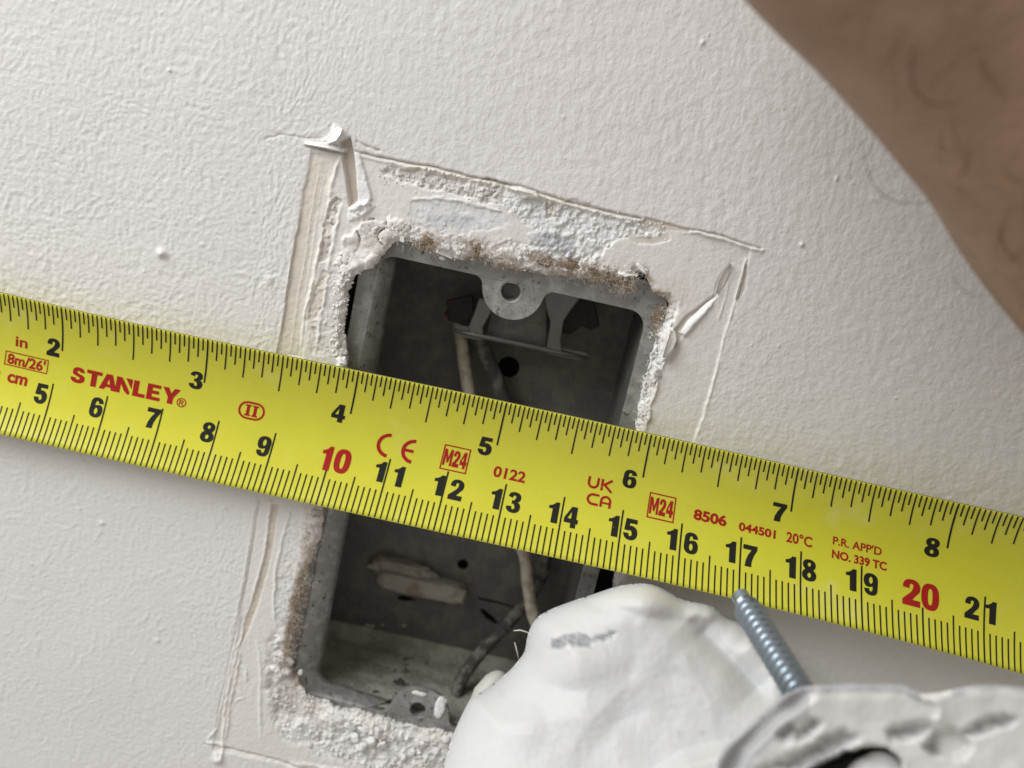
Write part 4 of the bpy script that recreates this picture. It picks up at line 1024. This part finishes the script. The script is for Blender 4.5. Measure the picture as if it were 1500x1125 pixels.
def glove_h(xx, yy, dd):
    R_ = 110.0; dome = np.sqrt(np.clip(1-(1-np.minimum(dd/R_, 1))**2, 0, 1))
    base = .55 + 3.2*ss(860, 1500, yy) 
    h_ = base + dome*1.15
    # upper lobe and second small lobe
    h_ += .26*np.exp(-(((xx-930)/75)**2+((yy-885)/30)**2)) + .14*np.exp(-(((xx-1045)/30)**2+((yy-905)/20)**2))
    e_, sd, d_ = crease(xx, yy, [(840, 880), (900, 892), (950, 904), (1010, 911), (1080, 912)], 18); h_ -= .13*e_
    e_, sd, d_ = crease(xx, yy, [(1010, 905), (1050, 945), (1090, 985), (1130, 1030)], 26); h_ -= .30*e_
    e_, sd, d_ = crease(xx, yy, [(1090, 935), (1120, 970), (1150, 1015)], 16); h_ += .16*e_
    e_, sd, d_ = crease(xx, yy, [(700, 1018), (760, 985), (800, 1000), (860, 1020)], 20); h_ -= .05*e_
    e_, sd, d_ = crease(xx, yy, [(770, 960), (790, 1000), (800, 1060), (790, 1125)], 34); h_ -= .04*e_
    e_, sd, d_ = crease(xx, yy, [(820, 1125), (860, 1060), (910, 1010), (960, 985)], 26); h_ += .04*e_
    h_ += .07*np.exp(-(((xx-840)/60)**2+((yy-975)/40)**2))
    # thumb lobe entering at the bottom
    m_ = sdf(xx, yy, [(930, 1170), (960, 1125), (1000, 1100), (1060, 1085), (1130, 1078), (1300, 1100), (1400, 1250), (900, 1300)]); h_ += .42*ss(-3, 26, m_)
    h_ += .05*pn(xx/55, yy/55, 5)*np.minimum(dd/60, 1)+.008*pn(xx/9, yy/9, 6)
    for pts_, a_, w_ in (([(800, 905), (840, 960), (850, 1010)], .07, 22), ([(905, 862), (925, 900), (930, 960), (920, 1010)], -.08, 30), ([(930, 905), (1000, 960), (1040, 1030), (1045, 1085)], .09, 24), ([(700, 1050), (760, 1060), (850, 1050), (930, 1075)], .07, 26),
                         ([(960, 985), (1010, 990), (1060, 1010), (1110, 1050)], -.07, 22), ([(680, 1100), (740, 1040), (790, 1010)], -.06, 24), ([(860, 1120), (900, 1060), (960, 1030)], -.07, 20), ([(1000, 880), (1010, 905), (1040, 930)], -.06, 12)):
        e_, sd, d_ = crease(xx, yy, pts_, w_); h_ += .5*a_*e_
    # scuffed dent
    h_ -= .03*ss(-3, 4, sdf(xx+5*pn(xx/9, yy/9, 8), yy+5*pn(xx/9, yy/9, 9), SM))
    return h_
SM = [(808, 938), (822, 930), (850, 927), (868, 934), (880, 933), (898, 922), (905, 924), (902, 930), (884, 939), (872, 940), (862, 948), (850, 948), (835, 945), (812, 950), (805, 948)]
def glove_c(xx, yy, dd):
    cc = np.tile(np.array([.59, .588, .585]), (len(xx), 1))*(1+.03*pn(xx/80, yy/80, 2))[:, None]
    jx = 6*pn(xx/9, yy/9, 8)+3*pn(xx/4, yy/4, 18); jy = 5*pn(xx/9, yy/9, 9)
    m_ = ss(-3, 3, sdf(xx+jx, yy+jy, SM))*(.55+.6*np.clip(.5+pn(xx/6, yy/6, 4), 0, 1)); cc = cc*(1-m_[:, None])+np.array([.27, .28, .29])[None, :]*m_[:, None]
    m_ = .7*ss(-2, 2, sdf(xx+jx*.4, yy+jy*.4, [(886, 942), (890, 942), (893, 960), (889, 965), (887, 955)])); cc = cc*(1-m_[:, None])+np.array([.5, .5, .51])[None, :]*m_[:, None]
    for (sx_, sy_, rr, k) in ((990, 980, 9, .22), (1067, 958, 4, .25), (1030, 955, 6, .12), (994, 1075, 7, .35), (1030, 1075, 4, .3), (1015, 1008, 6, .15), (1055, 1005, 7, .15), (985, 1035, 5, .12), (735, 1015, 6, .15), (905, 1090, 5, .1)):
        m_ = k*np.exp(-(((xx-sx_+jx)/rr)**2+((yy-sy_+jy)/(rr*.7))**2)); cc = cc*(1-m_[:, None])+np.array([.3, .29, .28])[None, :]*m_[:, None]
    return cc
glove = empty('white_glove'); tag(glove, 'creased white rubber glove with a grey scuff covering the lower right of the metal box', 'glove')
blob('glove_body', sil, 3.2, glove_h, lambda xx, yy, dd: .55+3.2*ss(860, 1500, yy)-.25*np.minimum(dd/150, 1), M_glove, glove_c, glove)
tp = [unp(741, 988, .05), unp(724, 1001, .15), unp(712, 1016, .25), unp(704, 1040, .35), unp(700, 1070, .45)]
tp = np.array(tp); mk('glove_fingertip', *tube(np.array([tp[0]+(tp[1]-tp[0])*-.02, tp[0]+(tp[1]-tp[0])*.1, tp[0]+(tp[1]-tp[0])*.35, tp[0]+(tp[1]-tp[0])*.7, tp[1], tp[2], tp[3], tp[4]]), [.02, .10, .165, .20, .215, .235, .25, .26], 20), M_tip, glove)
fib = []
for pts in (((752, 924), (762, 923), (772, 926), (778, 932)), ((754, 941), (757, 952), (760, 966)), ((792, 900), (792, 905), (793, 910))):
    fib.append(tube([unp(a_, b_, .5) for a_, b_ in pts], [.006]+[.012]*(len(pts)-2)+[.009], 5))
V_, F_ = join(fib); mk('loose_thread', V_, F_, M_lint, glove)

# ------------------------------------------------------------------ painted mounting strap with the zinc screw
HY = 5.7
yo = [(1150, 1017), (1175, 1006), (1200, 1003), (1260, 1001), (1325, 1003), (1340, 1010), (1352, 1016), (1378, 1014), (1400, 1008), (1420, 1004), (1450, 1002), (1500, 1006), (1600, 1018), (1850, 1060), (1900, 1700), (900, 1750), (1030, 1300), (1045, 1170), (1052, 1112), (1060, 1096), (1122, 1044), (1136, 1034)]
big_hole = [(1175, 1135), (1205, 1118), (1240, 1102), (1275, 1095), (1300, 1098), (1318, 1115), (1325, 1180), (1300, 1300), (1180, 1300)]
def yoke_h(xx, yy, dd):
    b_ = HY + .5*ss(1000, 1300, yy) + .13*np.sqrt(np.clip(1-(1-np.minimum(dd/8, 1))**2, 0, 1))
    jx = 5*pn(xx/14, yy/14, 3); jy = 5*pn(xx/14, yy/14, 4)
    b_ += .035*pn(xx/40, yy/40, 7)+.006*pn(xx/9, yy/9, 17)
    # folded left shoulder
    d_, al, sd = dline(xx, yy, [(1180, 1015), (1130, 1050), (1085, 1095), (1060, 1140)]); b_ -= .25*ss(20, -4, d_)
    # slots, dents
    b_ -= .16*ss(-9, 9, sdf(xx+jx, yy+jy, [(1140, 1075), (1158, 1065), (1175, 1068), (1190, 1056), (1200, 1060), (1185, 1078), (1170, 1085), (1162, 1078), (1148, 1086)]))
    b_ -= .14*ss(-12, 12, sdf(xx+jx, yy+jy, [(1110, 1130), (1160, 1110), (1215, 1080), (1240, 1072), (1255, 1082), (1215, 1108), (1160, 1130)]))
    b_ -= .12*ss(-10, 10, sdf(xx+jx, yy+jy, [(1300, 1072), (1340, 1060), (1368, 1062), (1366, 1070), (1330, 1080), (1305, 1082)]))
    b_ -= .22*ss(-9, 9, sdf(xx+jx, yy+jy, [(1356, 1094), (1372, 1072), (1400, 1070), (1420, 1090), (1410, 1106), (1375, 1106)]))
    b_ -= .12*ss(-9, 9, sdf(xx+jx, yy+jy, [(1412, 1074), (1440, 1056), (1470, 1048), (1484, 1054), (1478, 1062), (1445, 1070), (1425, 1078)]))
    e_, sd, d_ = crease(xx, yy, [(1320, 1010), (1345, 1024), (1372, 1030), (1375, 1050), (1360, 1064)], 10); b_ -= .12*e_*(sd > 0); b_ += .14*e_
    b_ -= 1.6*ss(-4, 6, sdf(xx+jx*.6, yy+jy*.6, big_hole))
    return b_
def yoke_c(xx, yy, dd):
    cc = np.tile(np.array([.60, .585, .56]), (len(xx), 1)); jx = 6*pn(xx/14, yy/14, 3); jy = 5*pn(xx/14, yy/14, 4)
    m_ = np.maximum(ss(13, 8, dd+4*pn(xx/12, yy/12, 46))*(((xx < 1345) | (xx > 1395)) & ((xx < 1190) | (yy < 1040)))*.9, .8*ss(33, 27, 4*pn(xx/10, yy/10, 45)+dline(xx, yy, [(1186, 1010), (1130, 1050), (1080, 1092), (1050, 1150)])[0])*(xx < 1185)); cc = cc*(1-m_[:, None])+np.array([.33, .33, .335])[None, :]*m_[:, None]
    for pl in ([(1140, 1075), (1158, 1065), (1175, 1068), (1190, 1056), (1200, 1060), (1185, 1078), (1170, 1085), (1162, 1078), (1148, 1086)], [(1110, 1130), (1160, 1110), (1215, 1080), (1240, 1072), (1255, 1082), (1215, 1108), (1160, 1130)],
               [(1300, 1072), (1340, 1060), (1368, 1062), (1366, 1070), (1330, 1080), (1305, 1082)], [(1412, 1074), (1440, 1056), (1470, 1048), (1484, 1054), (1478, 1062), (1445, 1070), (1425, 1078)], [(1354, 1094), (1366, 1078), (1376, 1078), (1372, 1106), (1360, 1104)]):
        m_ = .8*ss(-9, 7, sdf(xx+jx, yy+jy, pl))*(.55+.7*np.clip(.5+pn(xx/12, yy/12, 44), 0, 1)); m_ = np.clip(m_, 0, 1); cc = cc*(1-m_[:, None])+np.array([.20, .195, .19])[None, :]*m_[:, None]  # shallow slots painted grey to stand for the shade in them
    m_ = ss(-4, 4, sdf(xx+jx*.6, yy+jy*.6, big_hole)); cc = cc*(1-m_[:, None])+np.array([.03, .03, .03])[None, :]*m_[:, None]  # recess painted near-black for the shade inside the opening
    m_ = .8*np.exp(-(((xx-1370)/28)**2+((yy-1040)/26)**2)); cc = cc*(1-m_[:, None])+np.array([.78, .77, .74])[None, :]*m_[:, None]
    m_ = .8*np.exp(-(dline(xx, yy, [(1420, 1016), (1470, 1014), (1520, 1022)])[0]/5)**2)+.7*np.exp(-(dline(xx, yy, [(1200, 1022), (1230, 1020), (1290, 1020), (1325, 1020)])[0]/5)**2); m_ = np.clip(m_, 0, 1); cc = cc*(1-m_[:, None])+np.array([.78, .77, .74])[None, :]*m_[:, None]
    return cc
strap = empty('mounting_strap'); tag(strap, 'blurred white painted metal mounting strap with slots, close in the lower right corner', 'metal bracket')
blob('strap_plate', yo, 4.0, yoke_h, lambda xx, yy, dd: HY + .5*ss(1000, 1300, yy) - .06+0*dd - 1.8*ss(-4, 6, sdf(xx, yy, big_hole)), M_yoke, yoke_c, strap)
V_, F_ = lump(1.0, 7.7, 4, (.48, .25, .46), .12, 1.4); mk('switch_button', np.array(V_)+unp(1288, 1150, HY-.12), F_, mat('white_switch_plastic', (.78, .78, .76), rough=.4), strap)

def screw_mesh(A_, B_, r, turns, n=40, per=12):
    """thread from tip A_ to base B_"""
    A_, B_ = np.array(A_), np.array(B_); ax = B_-A_; L_ = np.linalg.norm(ax); ax /= L_
    e1 = np.cross(ax, [0, 1, .2]); e1 /= np.linalg.norm(e1); e2 = np.cross(ax, e1)
    K = turns*per; V_, F_ = [], []
    for i in range(K+1):
        z = i/K
        for k in range(n):
            th = k/n; ph = (z*turns-th) % 1.0; saw = 1-abs(ph*2-1)
            tip = min(1, (z*L_)/.22); flat = ss(0, .5, np.array([z*L_/.3]))[0]
            rr = r*(.62+.38*min(1, max(0, z*L_-.14)/.16))*(1 if z*L_ < .16 else .70+.32*(abs(2*ph-1)**1.6))
            V_.append(A_+ax*L_*z+(e1*math.cos(2*math.pi*th)+e2*math.sin(2*math.pi*th))*rr)
    for i in range(K):
        for k in range(n): F_.append((i*n+k, i*n+(k+1) % n, (i+1)*n+(k+1) % n, (i+1)*n+k))
    c0 = len(V_); V_.append(A_-ax*.02); V_.append(B_)
    for k in range(n): F_.append((c0, (k+1) % n, k)); F_.append((c0+1, K*n+k, K*n+(k+1) % n))
    return V_, F_
tag(mk('screw', *screw_mesh(unp(1084, 873, 3.3), unp(1184, 1036, 5.45), .21, 17, 40, 18), M_zinc), 'bluish zinc plated machine screw sticking out of the painted metal strap', 'screw')

# ------------------------------------------------------------------ forearm across the upper right
def arm():
    edge = [(830, -330), (940, -190), (1020, -85), (1088, 0), (1150, 58), (1215, 120), (1290, 202), (1348, 278), (1395, 348), (1450, 428), (1500, 492), (1600, 610), (1750, 770), (1900, 930)]
    E_ = np.array(edge, float); T_ = np.gradient(E_, axis=0); T_ /= np.linalg.norm(T_, axis=1)[:, None]; Nn = np.stack([T_[:, 1], -T_[:, 0]], 1)
    k = len(E_); hh = np.linspace(5.6, 4.6, k); R_ = np.linspace(4.0, 3.4, k); ctr = []
    for i in range(k):
        p = unp(E_[i][0], E_[i][1], hh[i]); q_ = unp(E_[i][0]+Nn[i][0]*10, E_[i][1]+Nn[i][1]*10, hh[i]); d_ = (q_-p)/np.linalg.norm(q_-p); ctr.append(p+d_*R_[i])
    ctr = np.array(ctr)
    # smooth resample
    t = np.linspace(0, k-1, 60); C2 = np.stack([np.interp(t, range(k), ctr[:, a_]) for a_ in range(3)], 1); R2 = np.interp(t, range(k), R_)
    for _ in range(6): C2[1:-1] = (C2[:-2]+2*C2[1:-1]+C2[2:])/4
    n = 72; tg = np.gradient(C2, axis=0); tg /= np.linalg.norm(tg, axis=1)[:, None]; V_, F_ = [], []
    for i in range(60):
        out = np.array([0, -1.0, 0]); out -= tg[i]*(out@tg[i]); out /= np.linalg.norm(out); sd = np.cross(tg[i], out)
        for j in range(n):
            th = 2*math.pi*j/n; rr = R2[i]*(1+.015*mnoise.noise(Vector((i*.15, math.cos(th)*1.5, math.sin(th)*1.5))))
            V_.append(C2[i]+sd*math.cos(th)*rr+out*math.sin(th)*rr*.78)
    for i in range(59):
        for j in range(n): F_.append((i*n+j, (i+1)*n+j, (i+1)*n+(j+1) % n, i*n+(j+1) % n))
    F_.append(tuple(range(n))); F_.append(tuple(59*n+j for j in range(n))[::-1])
    return V_, F_, C2, R2
V_, F_, C2, R2 = arm()
armo = empty('forearm'); tag(armo, 'bare brown forearm with sparse dark hairs crossing the upper right corner', 'arm')
sk = mk('forearm_skin', V_, F_, M_skin, armo)
bm = bmesh.new(); bm.from_mesh(sk.data); bmesh.ops.recalc_face_normals(bm, faces=bm.faces); bm.to_mesh(sk.data)
from mathutils.bvhtree import BVHTree
bvh = BVHTree.FromBMesh(bm); bm.free()
def on_arm(px, py):
    d_ = RX*(px-750.0)/F + UX*(562.5-py)/F + fw; d_ /= np.linalg.norm(d_)
    hit = bvh.ray_cast(Vector(CC*S), Vector(d_))
    return None if hit[0] is None else (np.array(hit[0])/S, np.array(hit[1]))
fib = []
def hair(pts, r_=.006, lift=.05):
    out = []; last = 4.6
    for i, (a_, b_) in enumerate(pts):
        hit = on_arm(a_, b_)
        if hit is not None: p = hit[0]-fw*lift; last = -p[1]
        else: p = unp(a_, b_, last)
        out.append(p)
    out = np.array(out); t = np.linspace(0, len(out)-1, len(out)*4); o3 = np.stack([np.interp(t, range(len(out)), out[:, k]) for k in range(3)], 1)
    for _ in range(3): o3[1:-1] = (o3[:-2]+2*o3[1:-1]+o3[2:])/4
    fib.append(tube(o3, [r_*(1-.7*abs(2*i/(len(o3)-1)-1)**3) for i in range(len(o3))], 4))
hair([(1258, 190), (1265, 225), (1272, 255), (1285, 280), (1305, 293), (1330, 299), (1362, 296), (1385, 288), (1405, 275)], .0055, .12)
hair([(1340, 60), (1332, 90), (1332, 120), (1345, 145), (1370, 155), (1405, 155)], .0042, .03)
hair([(1395, 400), (1403, 418), (1417, 431), (1435, 434), (1450, 432)], .004, .12)
hair([(1500, 360), (1480, 380), (1455, 398), (1452, 405), (1475, 412), (1500, 405)], .0045, .05)
hair([(1465, 330), (1462, 350), (1475, 375), (1500, 392)], .004, .04)
hair([(1376, 190), (1375, 230), (1372, 265)], .003, .03); hair([(1430, 90), (1445, 115), (1470, 140)], .003, .03)
hair([(1420, 215), (1415, 245), (1400, 262)], .003, .03); hair([(1460, 240), (1480, 262), (1500, 270)], .003, .03)
for _ in range(60):
    px, py = random.uniform(1180, 1620), random.uniform(-60, 480); a_ = random.uniform(1.0, 2.3); L_ = random.uniform(60, 150); b_ = random.uniform(-.9, .9)
    if on_arm(px-30, py+20) is None: continue
    pts = []
    for k in range(6):
        pts.append((px, py)); px += math.cos(a_)*L_/6; py += math.sin(a_)*L_/6; a_ += b_/5
    hair(pts, random.uniform(.0010, .0022), .03)
V_, F_ = join(fib); mk('arm_hair', V_, F_, M_hair, armo, True, 'stuff')
